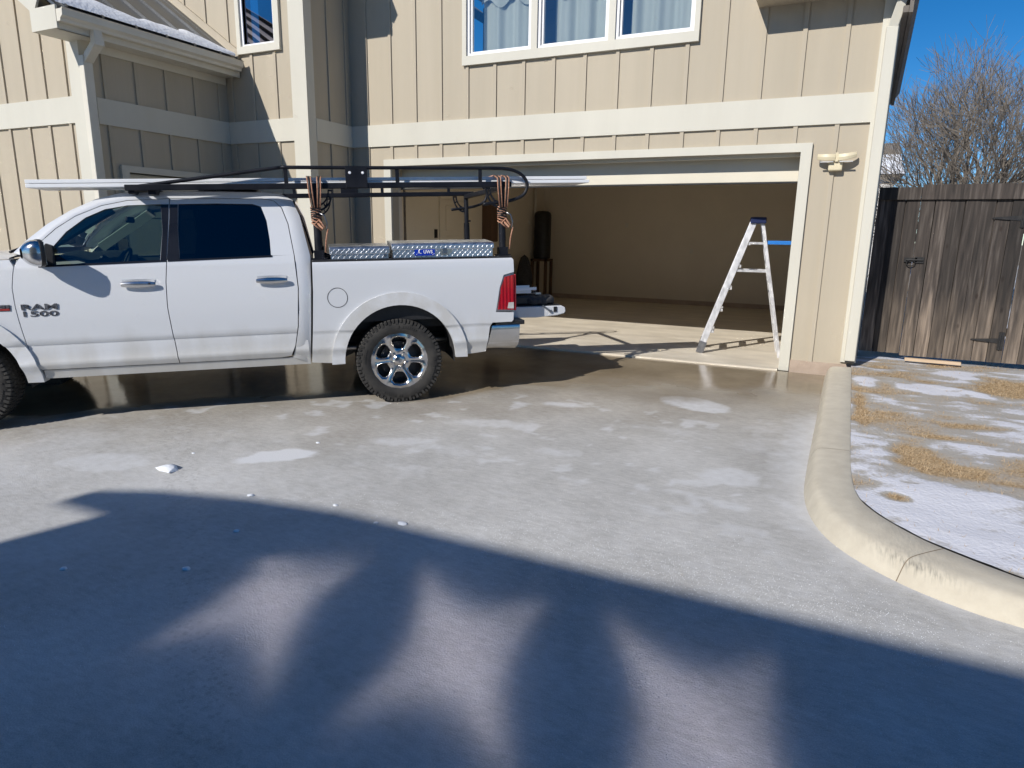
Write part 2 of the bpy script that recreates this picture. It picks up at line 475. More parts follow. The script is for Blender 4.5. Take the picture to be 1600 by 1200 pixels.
# icy driveway: masks 'wet' and 'frost' live on the mesh
def drive_mat():
    m_, t, p = newmat('icy_driveway')
    N, L = t.nodes, t.links
    tc = N.new('ShaderNodeTexCoord')
    wet = N.new('ShaderNodeAttribute'); wet.attribute_name = 'wet'
    fr = N.new('ShaderNodeAttribute'); fr.attribute_name = 'frost'
    n1 = N.new('ShaderNodeTexNoise'); n1.inputs['Scale'].default_value = 1.1; n1.inputs['Detail'].default_value = 10; n1.inputs['Roughness'].default_value = .65
    L.new(tc.outputs['Object'], n1.inputs['Vector'])
    c1 = N.new('ShaderNodeValToRGB')
    c1.color_ramp.elements[0].position = .32; c1.color_ramp.elements[0].color = (.29,.265,.228,1)
    c1.color_ramp.elements[1].position = .68; c1.color_ramp.elements[1].color = (.41,.385,.345,1)
    L.new(n1.outputs['Fac'], c1.inputs[0])
    # streaky fine frost grain
    mp = N.new('ShaderNodeMapping'); mp.inputs['Scale'].default_value = (9,26,9); mp.inputs['Rotation'].default_value = (0,0,R(18))
    L.new(tc.outputs['Object'], mp.inputs[0])
    n2 = N.new('ShaderNodeTexNoise'); n2.inputs['Scale'].default_value = 1.6; n2.inputs['Detail'].default_value = 8
    L.new(mp.outputs[0], n2.inputs['Vector'])
    gr = N.new('ShaderNodeMapRange'); gr.inputs['From Min'].default_value = .3; gr.inputs['From Max'].default_value = .7
    gr.inputs['To Min'].default_value = .9; gr.inputs['To Max'].default_value = 1.1
    L.new(n2.outputs['Fac'], gr.inputs['Value'])
    mg = N.new('ShaderNodeMix'); mg.data_type = 'RGBA'; mg.blend_type = 'MULTIPLY'; mg.inputs['Factor'].default_value = 1
    n6 = N.new('ShaderNodeTexNoise'); n6.inputs['Scale'].default_value = 220; n6.inputs['Detail'].default_value = 2
    L.new(tc.outputs['Object'], n6.inputs['Vector'])
    g6 = N.new('ShaderNodeMapRange'); g6.inputs['From Min'].default_value = .3; g6.inputs['From Max'].default_value = .7
    g6.inputs['To Min'].default_value = .84; g6.inputs['To Max'].default_value = 1.16
    L.new(n6.outputs['Fac'], g6.inputs['Value'])
    gm = N.new('ShaderNodeMath'); gm.operation = 'MULTIPLY'; L.new(gr.outputs[0], gm.inputs[0]); L.new(g6.outputs[0], gm.inputs[1])
    th = N.new('ShaderNodeAttribute'); th.attribute_name = 'thick'
    c7 = N.new('ShaderNodeValToRGB')
    c7.color_ramp.elements[0].position = .32; c7.color_ramp.elements[0].color = (.37,.362,.345,1)
    c7.color_ramp.elements[1].position = .68; c7.color_ramp.elements[1].color = (.525,.517,.50,1)
    L.new(n1.outputs['Fac'], c7.inputs[0])
    m7 = N.new('ShaderNodeMix'); m7.data_type = 'RGBA'
    L.new(th.outputs['Fac'], m7.inputs['Factor']); L.new(c1.outputs[0], m7.inputs['A']); L.new(c7.outputs[0], m7.inputs['B'])
    # tread marks pressed into the frost
    mt = N.new('ShaderNodeMapping'); mt.vector_type = 'TEXTURE'; mt.inputs['Location'].default_value = (-2.0, 1.5, 0); mt.inputs['Rotation'].default_value = (0,0,R(53))
    L.new(tc.outputs['Object'], mt.inputs[0])
    st = N.new('ShaderNodeSeparateXYZ'); L.new(mt.outputs[0], st.inputs[0])
    ab = N.new('ShaderNodeMath'); ab.operation = 'ABSOLUTE'; L.new(st.outputs['X'], ab.inputs[0])
    bm_ = N.new('ShaderNodeMapRange'); bm_.inputs['From Min'].default_value = .10; bm_.inputs['From Max'].default_value = .13
    bm_.inputs['To Min'].default_value = 1; bm_.inputs['To Max'].default_value = 0; L.new(ab.outputs[0], bm_.inputs['Value'])
    vt = N.new('ShaderNodeTexVoronoi'); vt.inputs['Scale'].default_value = 30; L.new(mt.outputs[0], vt.inputs['Vector'])
    vk = N.new('ShaderNodeMapRange'); vk.inputs['From Min'].default_value = .25; vk.inputs['From Max'].default_value = .4
    vk.inputs['To Min'].default_value = .6; vk.inputs['To Max'].default_value = 0; L.new(vt.outputs['Distance'], vk.inputs['Value'])
    km = N.new('ShaderNodeMath'); km.operation = 'MULTIPLY'; L.new(bm_.outputs[0], km.inputs[0]); L.new(vk.outputs[0], km.inputs[1])
    kn_ = N.new('ShaderNodeMath'); kn_.operation = 'MULTIPLY'; L.new(km.outputs[0], kn_.inputs[0]); L.new(n1.outputs['Fac'], kn_.inputs[1])
    m8 = N.new('ShaderNodeMix'); m8.data_type = 'RGBA'; m8.inputs['B'].default_value = (.2,.19,.17,1)
    L.new(kn_.outputs[0], m8.inputs['Factor']); L.new(m7.outputs['Result'], m8.inputs['A'])
    L.new(m8.outputs['Result'], mg.inputs['A']); L.new(gm.outputs[0], mg.inputs['B'])
    mf = N.new('ShaderNodeMix'); mf.data_type = 'RGBA'; mf.inputs['B'].default_value = (.60,.605,.615,1)
    n4 = N.new('ShaderNodeTexNoise'); n4.inputs['Scale'].default_value = 14; n4.inputs['Detail'].default_value = 6
    L.new(tc.outputs['Object'], n4.inputs['Vector'])
    fa = N.new('ShaderNodeMath'); fa.operation = 'MULTIPLY_ADD'; fa.inputs[1].default_value = .5; fa.inputs[2].default_value = -.25
    L.new(n4.outputs['Fac'], fa.inputs[0])
    fb = N.new('ShaderNodeMath'); fb.operation = 'ADD'; L.new(fa.outputs[0], fb.inputs[0]); L.new(fr.outputs['Fac'], fb.inputs[1])
    fc = N.new('ShaderNodeMapRange'); fc.inputs['From Min'].default_value = .2; fc.inputs['From Max'].default_value = .85
    L.new(fb.outputs[0], fc.inputs['Value'])
    L.new(fc.outputs[0], mf.inputs['Factor']); L.new(mg.outputs['Result'], mf.inputs['A'])
    mw = N.new('ShaderNodeMix'); mw.data_type = 'RGBA'
    c3 = N.new('ShaderNodeValToRGB')
    c3.color_ramp.elements[0].position = .3; c3.color_ramp.elements[0].color = (.19,.15,.10,1)
    c3.color_ramp.elements[1].position = .7; c3.color_ramp.elements[1].color = (.33,.27,.185,1)
    L.new(n1.outputs['Fac'], c3.inputs[0])
    L.new(wet.outputs['Fac'], mw.inputs['Factor']); L.new(mf.outputs['Result'], mw.inputs['A']); L.new(c3.outputs[0], mw.inputs['B'])
    L.new(mw.outputs['Result'], p.inputs['Base Color'])
    r1 = N.new('ShaderNodeMapRange'); r1.inputs['To Min'].default_value = .58; r1.inputs['To Max'].default_value = .05
    L.new(wet.outputs['Fac'], r1.inputs['Value'])
    L.new(r1.outputs[0], p.inputs['Roughness'])
    p.inputs['IOR'].default_value = 1.31
    sl = N.new('ShaderNodeMapRange'); sl.inputs['To Min'].default_value = .3; sl.inputs['To Max'].default_value = .5
    L.new(wet.outputs['Fac'], sl.inputs['Value']); L.new(sl.outputs[0], p.inputs['Specular IOR Level'])
    n5 = N.new('ShaderNodeTexNoise'); n5.inputs['Scale'].default_value = 130; n5.inputs['Detail'].default_value = 3
    L.new(tc.outputs['Object'], n5.inputs['Vector'])
    bs = N.new('ShaderNodeMapRange'); bs.inputs['To Min'].default_value = .35; bs.inputs['To Max'].default_value = .02
    L.new(wet.outputs['Fac'], bs.inputs['Value'])
    b = N.new('ShaderNodeBump'); b.inputs['Distance'].default_value = .006
    L.new(bs.outputs[0], b.inputs['Strength'])
    L.new(n5.outputs['Fac'], b.inputs['Height'])
    b2 = N.new('ShaderNodeBump'); b2.inputs['Distance'].default_value = .01; b2.inputs['Strength'].default_value = .12
    L.new(n2.outputs['Fac'], b2.inputs['Height']); L.new(b.outputs[0], b2.inputs['Normal'])
    L.new(b2.outputs[0], p.inputs['Normal'])
    return m_
M['drive'] = drive_mat()

def lawn_mat():
    m_, t, p = newmat('snowy_lawn')
    N, L = t.nodes, t.links
    tc = N.new('ShaderNodeTexCoord')
    sn = N.new('ShaderNodeAttribute'); sn.attribute_name = 'snow'
    n1 = N.new('ShaderNodeTexNoise'); n1.inputs['Scale'].default_value = 40; n1.inputs['Detail'].default_value = 8
    L.new(tc.outputs['Object'], n1.inputs['Vector'])
    c1 = N.new('ShaderNodeValToRGB')
    c1.color_ramp.elements[0].position = .3; c1.color_ramp.elements[0].color = (.27,.18,.09,1)
    c1.color_ramp.elements[1].position = .7; c1.color_ramp.elements[1].color = (.52,.39,.23,1)
    L.new(n1.outputs['Fac'], c1.inputs[0])
    c2 = N.new('ShaderNodeValToRGB')      # thin grey ice, then white snow
    e = c2.color_ramp.elements
    e[0].position = .02; e[0].color = (0,0,0,1)
    e[1].position = .46; e[1].color = (1,1,1,1)
    fa = N.new('ShaderNodeMath'); fa.operation = 'MULTIPLY_ADD'; fa.inputs[1].default_value = .3; fa.inputs[2].default_value = -.15
    L.new(n1.outputs['Fac'], fa.inputs[0])
    fb = N.new('ShaderNodeMath'); fb.operation = 'ADD'; L.new(fa.outputs[0], fb.inputs[0]); L.new(sn.outputs['Fac'], fb.inputs[1])
    L.new(fb.outputs[0], c2.inputs[0])
    mi = N.new('ShaderNodeMix'); mi.data_type = 'RGBA'; mi.inputs['B'].default_value = (.40,.375,.335,1)
    L.new(c2.outputs[0], mi.inputs['Factor']); L.new(c1.outputs[0], mi.inputs['A'])
    c4 = N.new('ShaderNodeMapRange'); c4.inputs['From Min'].default_value = .52; c4.inputs['From Max'].default_value = .68
    L.new(fb.outputs[0], c4.inputs['Value'])
    ms = N.new('ShaderNodeMix'); ms.data_type = 'RGBA'; ms.inputs['B'].default_value = (.66,.665,.71,1)
    L.new(c4.outputs[0], ms.inputs['Factor']); L.new(mi.outputs['Result'], ms.inputs['A'])
    L.new(ms.outputs['Result'], p.inputs['Base Color'])
    p.inputs['Roughness'].default_value = .6
    b = N.new('ShaderNodeBump'); b.inputs['Distance'].default_value = .02; b.inputs['Strength'].default_value = .4
    L.new(n1.outputs['Fac'], b.inputs['Height']); L.new(b.outputs[0], p.inputs['Normal'])
    return m_
M['lawn'] = lawn_mat()
# ---------------------------------------------------------------- ground
def zg(y):
    y = np.asarray(y, float)
    return np.where(y >= 8.2, -.02, np.where(y > 2.4, -.02-.034*(8.2-y), -.2172))

g = MB()
g.add([(-400,-300,-.32),(400,-300,-.32),(400,600,-.32),(-400,600,-.32)], [(0,1,2,3)])
tag(g.build('ground', M['dirt']), kind='structure')

xs = np.concatenate([np.linspace(-16,-8,17)[:-1], np.arange(-8, .7, .04), np.linspace(.7, 12, 12)])
ys = np.concatenate([np.linspace(-12, .6, 14)[:-1], np.arange(.6, 8.31, .04)])
XX, YY = np.meshgrid(xs, ys)
ZZ = zg(YY)
wl = np.array([(-9,1.2),(-6.613,3.215),(-6.144,3.789),(-5.541,4.359),(-4.298,5.361),(-3.357,5.589),(-2.935,6.199),(-2.386,6.4),(-1.816,6.6),(-1.143,6.75),(-.495,6.85),(.04,6.9),(2,7.0)])
yl = np.interp(XX, wl[:,0], wl[:,1])
nz = fbm(XX*1.1+5, YY*1.1+9, 4)-.5
nf = fbm(XX*3.5, YY*6, 4)-.5
wet = sm(-.28, .22, YY-yl+nz*.9+nf*.25-.05)
nearh = sm(-3.2, -1.9, XX)
wet = wet*(1-nearh)+nearh*sm(-.6, .75, YY-yl+nz*1.2+nf*.3)*.95
frost = np.zeros_like(XX)
def ell(cx, cy, rx, ry, rot, st, soft=.35, jag=.5):
    global frost
    c, s_ = math.cos(rot), math.sin(rot)
    u = ((XX-cx)*c+(YY-cy)*s_)/rx; w = (-(XX-cx)*s_+(YY-cy)*c)/ry
    d = np.sqrt(u*u+w*w)+(fbm(XX*6+cx*9, YY*6+cy*7, 3)-.5)*jag
    frost = np.maximum(frost, st*(1-sm(1-soft, 1+soft*.3, d)))
ell(-4.75, 2.93, .42, .20, .25, .55, .3, .6)
ell(-3.676, 3.569, .32, .18, .6, .95, .25, .9)
ell(-1.08, 6.42, .40, .22, -.35, .75, .2, .35)
ell(-.50, 4.66, .26, .22, .2, .6, .4)
ell(-2.2, 5.85, .3, .1, .2, .6, .6)
ell(-3.05, 4.26, .34, .16, .3, .55, .6, 1.0)
ell(-2.6, 5.02, .5, .14, .35, .5, .6, 1.0)
ell(-1.8, 4.6, .3, .12, .1, .45, .6, 1.2)
ell(-2.4, 4.3, .5, .12, .1, .4, .6, 1.2)
ell(-.35, 5.6, .3, .6, .0, .35, .8, .8)
ell(-1.2, 5.5, .5, .18, .1, .35, .7, 1.2)
kn = np.interp(YY, [3.3,3.7,4.1,4.6,5.1,5.7,6.7,7.7], [1.0,.35,.09,-.02,-.03,0,.02,.04])
edge = np.clip(1-(kn-XX)/.42+nz*.8, 0, 1)*(XX < kn+.3)*sm(7.2, 6.2, YY)
frost = np.maximum(frost, edge*.6)
cov = sm(5.8, 3.0, YY+nz*1.6)                                # greyer, thicker ice away from the house
frost = np.maximum(frost, cov*(.20+.55*np.clip(nz+.12, 0, .5)))
spk = fbm(XX*5+3, YY*7+1, 4)
frost = np.maximum(frost, sm(.60, .72, spk)*.55*sm(3.0, 4.2, YY)*sm(6.8, 5.6, YY))
frost = frost*(1-.8*wet)
nx_, ny_ = len(xs), len(ys)
me = bpy.data.meshes.new('driveway')
vv = np.stack([XX, YY, ZZ], -1).reshape(-1, 3)
idx = np.arange(nx_*ny_).reshape(ny_, nx_)
ff = np.stack([idx[:-1,:-1], idx[:-1,1:], idx[1:,1:], idx[1:,:-1]], -1).reshape(-1, 4)
me.from_pydata(vv.tolist(), [], ff.tolist())
thick = np.clip(sm(.3, 2.4, yl-YY+nz*1.2), 0, 1)
for nm, arr in (('wet', wet), ('frost', frost), ('thick', thick)):
    a = me.attributes.new(nm, 'FLOAT', 'POINT')
    a.data.foreach_set('value', arr.reshape(-1).astype(np.float32))
tag(link('driveway', me, M['drive'], smooth=True), kind='structure')

# kerb: lofted along foot line and inner line
foot = [(.05,8.22),(.041,7.744),(.020,6.691),(-.001,5.7),(-.012,5.1),(-.012,4.6),(.024,4.283),(.095,4.035),(.197,3.849),(.349,3.682),(.539,3.54),(.762,3.439),(.948,3.393),(1.6,3.25),(3.0,3.1),(9.0,2.9)]
inn = [(.31,8.22),(.302,7.744),(.285,6.691),(.268,5.7),(.260,5.1),(.264,4.6),(.30,4.33),(.37,4.17),(.47,4.03),(.60,3.89),(.74,3.79),(.90,3.69),(1.06,3.62),(1.66,3.47),(3.05,3.31),(9.0,3.11)]
def resamp(p, n):
    p = np.array(p); s_ = np.concatenate([[0], np.cumsum(np.hypot(*np.diff(p, axis=0).T))])
    return p, s_
def smooth_pts(P, k=10):
    P = [Vector((a, b, 0)) for a, b in P]
    out = []
    for i in range(len(P)-1):
        p0, p1, p2, p3 = P[max(i-1,0)], P[i], P[i+1], P[min(i+2, len(P)-1)]
        for j in range(k):
            t = j/k
            out.append(.5*((2*p1)+(p2-p0)*t+(2*p0-5*p1+4*p2-p3)*t*t+(3*p1-p0-3*p2+p3)*t**3))
    out.append(P[-1])
    return out
fo, ino = smooth_pts(foot), smooth_pts(inn)
prof = [(0,-.08),(0,.0),(.02,.015),(.06,.045),(.10,.074),(.145,.097),(.20,.112),(.27,.120),(.38,.124),(.6,.127),(.96,.129),(1.0,.122),(1.0,-.08)]
def kerb_mat():
    m_ = M['kerb']; t = m_.node_tree; N, L = t.nodes, t.links; p = N['Principled BSDF']
    src = p.inputs['Base Color'].links[0].from_socket
    at = N.new('ShaderNodeAttribute'); at.attribute_name = 'scuff'
    tc = N.new('ShaderNodeTexCoord'); mp = N.new('ShaderNodeMapping'); mp.inputs['Scale'].default_value = (90,20,12); mp.inputs['Rotation'].default_value = (0,0,R(35))
    L.new(tc.outputs['Object'], mp.inputs[0])
    no = N.new('ShaderNodeTexNoise'); no.inputs['Scale'].default_value = 1.0; no.inputs['Detail'].default_value = 5; L.new(mp.outputs[0], no.inputs['Vector'])
    mr = N.new('ShaderNodeMapRange'); mr.inputs['From Min'].default_value = .42; mr.inputs['From Max'].default_value = .62; L.new(no.outputs['Fac'], mr.inputs['Value'])
    mu = N.new('ShaderNodeMath'); mu.operation = 'MULTIPLY'; L.new(at.outputs['Fac'], mu.inputs[0]); L.new(mr.outputs[0], mu.inputs[1])
    mx = N.new('ShaderNodeMix'); mx.data_type = 'RGBA'; mx.inputs['B'].default_value = (.11,.11,.10,1)
    L.new(mu.outputs[0], mx.inputs['Factor']); L.new(src, mx.inputs['A']); L.new(mx.outputs['Result'], p.inputs['Base Color'])
    return m_
kb = MB()
rows = []
for i, (a, b) in enumerate(zip(fo, ino)):
    z0 = float(zg(a.y))
    jj = 0.0
    rows.append([((a+(b-a)*u).x+jj*(u > 0), (a+(b-a)*u).y, z0+h) for u, h in prof])
nP = len(prof)
kb.add([p for r_ in rows for p in r_], [(i*nP+j, i*nP+j+1, (i+1)*nP+j+1, (i+1)*nP+j) for i in range(len(rows)-1) for j in range(nP-1)])
kb.add(rows[0], [tuple(range(nP))])
kerb_o = kb.build('kerb', kerb_mat(), smooth=True, auto=50)
sa = kerb_o.data.attributes.new('scuff', 'FLOAT', 'POINT')
for i_, v_ in enumerate(kerb_o.data.vertices):
    t_ = math.exp(-((v_.co.x-.52)/.16)**2)*(1 if v_.co.y < 4.2 else 0)
    h_ = v_.co.z-float(zg(v_.co.y))
    sa.data[i_].value = .7*t_*math.exp(-((h_-.095)/.022)**2)
kerb = tag(kerb_o, 'cream concrete kerb curving between icy driveway and snowy lawn', 'kerb')

for i_ in (38, 96):
    d_ = (fo[i_+1]-fo[i_-1]).normalized()*.0025
    js = [(p[0], p[1], p[2]+.0012) for p in rows[i_][1:-1]]
    off = Vector((d_.y, -d_.x, 0))*.5
    jm = MB()
    jm.add([(p[0]-d_.x, p[1]-d_.y, p[2]) for p in js]+[(p[0]+d_.x, p[1]+d_.y, p[2]) for p in js], [(k, k+1, len(js)+k+1, len(js)+k) for k in range(len(js)-1)])
    jm.build('joint', M['dirt'], kerb, recalc=False)

# lawn
xinY = lambda y: np.interp(y, [2.95,3.1,3.31,3.47,3.62,3.69,3.79,3.89,4.03,4.17,4.33,4.56,5.08,6.69,9.2], [9.4,9.0,3.05,1.66,1.06,.90,.74,.60,.47,.37,.30,.262,.255,.285,.32])
ly = np.concatenate([np.arange(3.12, 9.25, .035), [9.6, 12, 20, 60]])
nu = 150
us = np.linspace(0, 1, nu)**1.6
LX = np.array([[xinY(min(y, 9.2))+(10.5-xinY(min(y, 9.2)))*u for u in us] for y in ly])
LY = np.repeat(ly[:,None], nu, 1)
base = fbm(LX*1.5+40, LY*2.6+3, 5)
snow = .47+(base-.5)*1.25+(fbm(LX*5, LY*11, 4)-.5)*.75
snow += .19*sm(5.3, 4.3, LY)+(fbm(LX*9+7, LY*16, 3)-.5)*.3*sm(5.2, 4.3, LY)
def tuft(cx, cy, rx, ry, st):
    global snow
    d = np.sqrt(((LX-cx)/rx)**2+((LY-cy)/ry)**2)+(fbm(LX*7, LY*7, 3)-.5)*.7
    snow = snow-st*(1-sm(.15, 1.25, d))
tuft(.70,5.36,.22,.34,1.0); tuft(.88,5.12,.22,.14,.9); tuft(.36,6.6,.07,.7,.6); tuft(.55,6.5,.2,.3,.35); tuft(1.75,7.9,.38,.55,.9)
tuft(.5,4.46,.10,.09,.9); tuft(1.15,6.3,.3,.12,.6); tuft(.9,5.9,.25,.08,.4); tuft(1.5,5.4,.3,.2,.4); tuft(.45,8.6,.3,.25,.3); tuft(.62,7.5,.12,.14,.4)
def puff(cx, cy, rx, ry, st): tuft(cx, cy, rx, ry, -st)
puff(1.1,7.5,.6,.3,.5); puff(.42,7.6,.14,.35,.5); puff(.8,4.6,.5,.3,.35); puff(1.15,5.55,.25,.3,.4)
snow = np.clip(snow, -.2, 1.2)
LZ = zg(np.minimum(LY, 8.2))+.112+np.clip(snow, 0, 1)*.012+(fbm(LX*3, LY*3, 3)-.5)*.02
me = bpy.data.meshes.new('lawn')
n_r = len(ly)
idx = np.arange(n_r*nu).reshape(n_r, nu)
me.from_pydata(np.stack([LX,LY,LZ], -1).reshape(-1,3).tolist(), [], np.stack([idx[:-1,:-1], idx[:-1,1:], idx[1:,1:], idx[1:,:-1]], -1).reshape(-1,4).tolist())
a = me.attributes.new('snow', 'FLOAT', 'POINT')
a.data.foreach_set('value', snow.reshape(-1).astype(np.float32))
tag(link('lawn', me, M['lawn'], smooth=True), kind='structure')
# dry grass blades standing where the snow is thin
gb = MB()
rs = np.random.RandomState(11)
cand = np.argwhere((snow[:-4] < .46) & (LX[:-4] < 5.5))
cnt = 0
pick = cand[rs.randint(0, len(cand), 120000)]
for (i, j) in pick:
    if cnt > 42000: break
    if snow[i,j] > rs.uniform(-.25, .46): continue
    x = LX[i,j]+rs.uniform(-.02,.02); y = LY[i,j]+rs.uniform(-.02,.02); z = LZ[i,j]-.004
    an = rs.uniform(0, 6.283); ln = rs.uniform(.015,.042); hh = ln*rs.uniform(.15,.75); w = rs.uniform(.0012,.0028)
    dx, dy = math.cos(an)*ln, math.sin(an)*ln
    gb.add([(x-dy/ln*w, y+dx/ln*w, z), (x+dy/ln*w, y-dx/ln*w, z), (x+dx, y+dy, z+hh)], [(0,1,2)])
    cnt += 1
for q in range(1500):
    i = rs.randint(0, n_r-6); j = rs.randint(0, nu-1)
    x, y, z = LX[i,j], LY[i,j], LZ[i,j]
    if x > 4.5: continue
    for bl in range(rs.randint(1, 4)):
        an = rs.uniform(0, 6.283); ln = rs.uniform(.01,.03); hh = rs.uniform(.01,.035); w = .0012
        dx, dy = math.cos(an)*ln, math.sin(an)*ln
        gb.add([(x-dy/ln*w, y+dx/ln*w, z), (x+dy/ln*w, y-dx/ln*w, z), (x+dx, y+dy, z+hh)], [(0,1,2)])
tag(gb.build('dry_grass', M['grass'], recalc=False), 'straw coloured dry grass poking through the thin snow', 'grass', kind='stuff')

# frost crystals standing proud of the ice
fg = MB()
rs = np.random.RandomState(21)
for q in range(15000):
    if q % 3:
        x, y = rs.uniform(-3.2, 1.0), rs.uniform(1.3, 3.3)
    else:
        x, y = rs.uniform(-1.6, .6), rs.normal(3.0, .35)
    if float(fbm(x*1.3+2, y*1.3+8, 3)) < .44: continue
    kx = np.interp(y, [3.3,3.7,4.1,4.6], [1.0,.35,.09,-.02])
    if x > kx-.03: continue
    z = float(zg(y)); s_ = rs.uniform(.0009,.0024)
    a = rs.uniform(0, 6.283); t = rs.normal(size=3)*.5
    vs = [(x+s_*math.cos(a+k*2.094), y+s_*math.sin(a+k*2.094), z-.0004) for k in range(3)]+[(x+s_*t[0], y+s_*t[1], z+s_*1.3)]
    fg.add(vs, [(0,1,3),(1,2,3),(2,0,3)])
tag(fg.build('frost_crystals', M['ice'], recalc=False), 'fine glittering frost grains on the foreground ice', 'frost', kind='stuff')

# loose ice
rs = np.random.RandomState(5)
def chunk(x, y, r, flat=.5):
    bm = bmesh.new()
    for k in range(34):
        d = rs.normal(size=3); d /= np.linalg.norm(d)
        d *= rs.uniform(.75,1.1)
        bm.verts.new((d[0]*r*1.3, d[1]*r, max(-.15*r, d[2]*r*flat)))
    bmesh.ops.convex_hull(bm, input=bm.verts)
    lv = [v for v in bm.verts if not v.link_faces]
    bmesh.ops.delete(bm, geom=lv, context='VERTS')
    me = bpy.data.meshes.new('ice_chunk'); bm.to_mesh(me); bm.free()
    o = link('ice_chunk', me, M['ice'], smooth=True, auto=50)
    o.location = (x, y, float(zg(y))+.1*r)
    return o
tag(chunk(-4.172, 3.03, .072, .5), 'largest white ice lump lying alone on sunlit icy driveway', 'ice chunk')
for (x, y, r_) in [(-3.284,2.96,.022),(-2.154,3.05,.026),(-2.30,2.99,.015),(-2.968,2.554,.018),(-2.856,2.119,.02),(-3.41,1.835,.018),(-3.597,3.95,.016),(-2.681,3.08,.016),(-4.3,3.35,.012)]:
    tag(chunk(x, y, r_), 'small broken ice crumb lying on the icy driveway', 'ice chunk', 'ice crumbs scattered over the driveway')

# ---------------------------------------------------------------- house
house = tag(empty('house', (-4, 12, 0)), 'tan board and batten house with cream trim and open double garage', 'house')
house_inv = Matrix.Translation((4, -12, 0))
_old_link = link
HPARTS = []
def hp(o):                      # children of the house empty keep world coordinates
    o.matrix_parent_inverse = house_inv
    return o
def hbox(name, mat, x0, x1, y0, y1, z0, z1, parent=None, bevel=0.0):
    o = MB().box(x0, x1, y0, y1, z0, z1).build(name, mat, parent or house, bevel=bevel)
    return hp(o) if parent is None else o
def hb(mb, name, mat, parent=None, **k):
    o = mb.build(name, mat, parent or house, **k)
    return hp(o) if parent is None else o

def wall(axis, c, t, a0, a1, z0, top, openings, extra=()):
    """slab in plane axis=c (front) to c+t (back); a = other horizontal axis; top: number or function"""
    tf = top if callable(top) else (lambda a_: top)
    br = sorted(set([a0, a1]+[o[0] for o in openings]+[o[1] for o in openings]+list(extra)))
    mb = MB()
    P = (lambda a_, z, d: (a_, c+d, z)) if axis == 'Y' else (lambda a_, z, d: (c+d, a_, z))
    for i in range(len(br)-1):
        l, r_ = br[i], br[i+1]
        if l < a0 or r_ > a1: continue
        ops = sorted([(o[2], o[3]) for o in openings if o[0] <= l+1e-6 and o[1] >= r_-1e-6])
        z = z0
        segs = []
        for (b, tt) in ops:
            if b > z: segs.append((z, b, b))
            z = tt
        segs.append((z, tf(l), tf(r_)))
        for (zb, zl, zr) in segs:
            vs = [P(l,zb,0),P(r_,zb,0),P(r_,zr,0),P(l,zl,0),P(l,zb,t),P(r_,zb,t),P(r_,zr,t),P(l,zl,t)]
            mb.add(vs, [(0,1,2,3),(7,6,5,4),(0,4,5,1),(3,2,6,7)])
            # side faces only at openings / ends
            if i == 0 or any(abs(o[1]-l) < 1e-6 for o in openings): mb.add(vs, [(0,3,7,4)])
            if i == len(br)-2 or any(abs(o[0]-r_) < 1e-6 for o in openings): mb.add(vs, [(1,5,6,2)])
    return mb

A_Y, X_R = 8.38, .33
ZB0, ZB1 = 2.72, 3.018
topA = lambda x: 3.98+.69*(X_R-x) if x > -4.2 else 3.98+.69*(X_R+4.2)-.45*(-4.2-x)
gar = (-5.96, -.46, -.2, 2.44)
win = (-4.70, -1.72, 3.75, 4.80)
wa = hb(wall('Y', A_Y, .15, -6.66, X_R, .11, topA, [gar, win], (-4.2,)), 'wall', M['siding'])
bt_cache = {}
def batten(parent, axis, c, a, z0, z1, sgn=-1, w=.045, t=.02):
    if z1-z0 < .02: return
    key = (axis, round(z1-z0, 3), sgn)
    if key not in bt_cache:
        mb = MB()
        h = z1-z0
        if axis == 'Y': mb.box(-w, 0, -t, 0.002, 0, h)
        else: mb.box(-.002, t, -w, 0, 0, h)
        me = bpy.data.meshes.new('batten')
        me.from_pydata(mb.v, [], mb.f)
        me.materials.append(M['siding'])
        bt_cache[key] = me
    o = bpy.data.objects.new('batten', bt_cache[key])
    COL.objects.link(o)
    o.parent = parent
    o.location = (a, c, z0) if axis == 'Y' else (c, a, z0)
    return o
for k in range(17):
    x = -6.338+.4157*k
    if x > .15: break
    zb = 2.535 if x-.045 < -.345 and x > -6.08 else .11
    batten(wa, 'Y', A_Y, x, zb, ZB0)
    zt = topA(x)-.02
    if -4.76 < x-.02 < -1.663:
        batten(wa, 'Y', A_Y, x, ZB1, 3.688)
        batten(wa, 'Y', A_Y, x, 4.87, zt)
    else: batten(wa, 'Y', A_Y, x, ZB1, zt)
hbox('band_board', M['trim'], -6.66, .19, A_Y-.03, A_Y+.001, ZB0, ZB1)
hbox('corner_board', M['trim'], .19, X_R+.02, A_Y-.035, A_Y+.001, .14, 3.97)
hbox('corner_board', M['trim'], X_R, X_R+.02, A_Y, A_Y+.12, .14, 3.9)
hbox('foundation', M['stem'], -.345, X_R-.02, A_Y-.02, A_Y+.14, -.12, .11)
hbox('foundation', M['stem'], -6.66, -6.08, A_Y-.02, A_Y+.14, -.12, .11)
# garage door casing
hbox('door_casing', M['trim'], -6.08, -5.962, A_Y-.04, A_Y+.17, -.0, 2.535)
hbox('door_casing', M['trim'], -.458, -.345, A_Y-.04, A_Y+.17, -.02, 2.535)
hbox('door_casing', M['trim'], -5.962, -.458, A_Y-.04, A_Y+.17, 2.442, 2.535)
hbox('door_stop', M['trim'], -5.962, -.458, A_Y+.06, A_Y+.13, 2.405, 2.441)
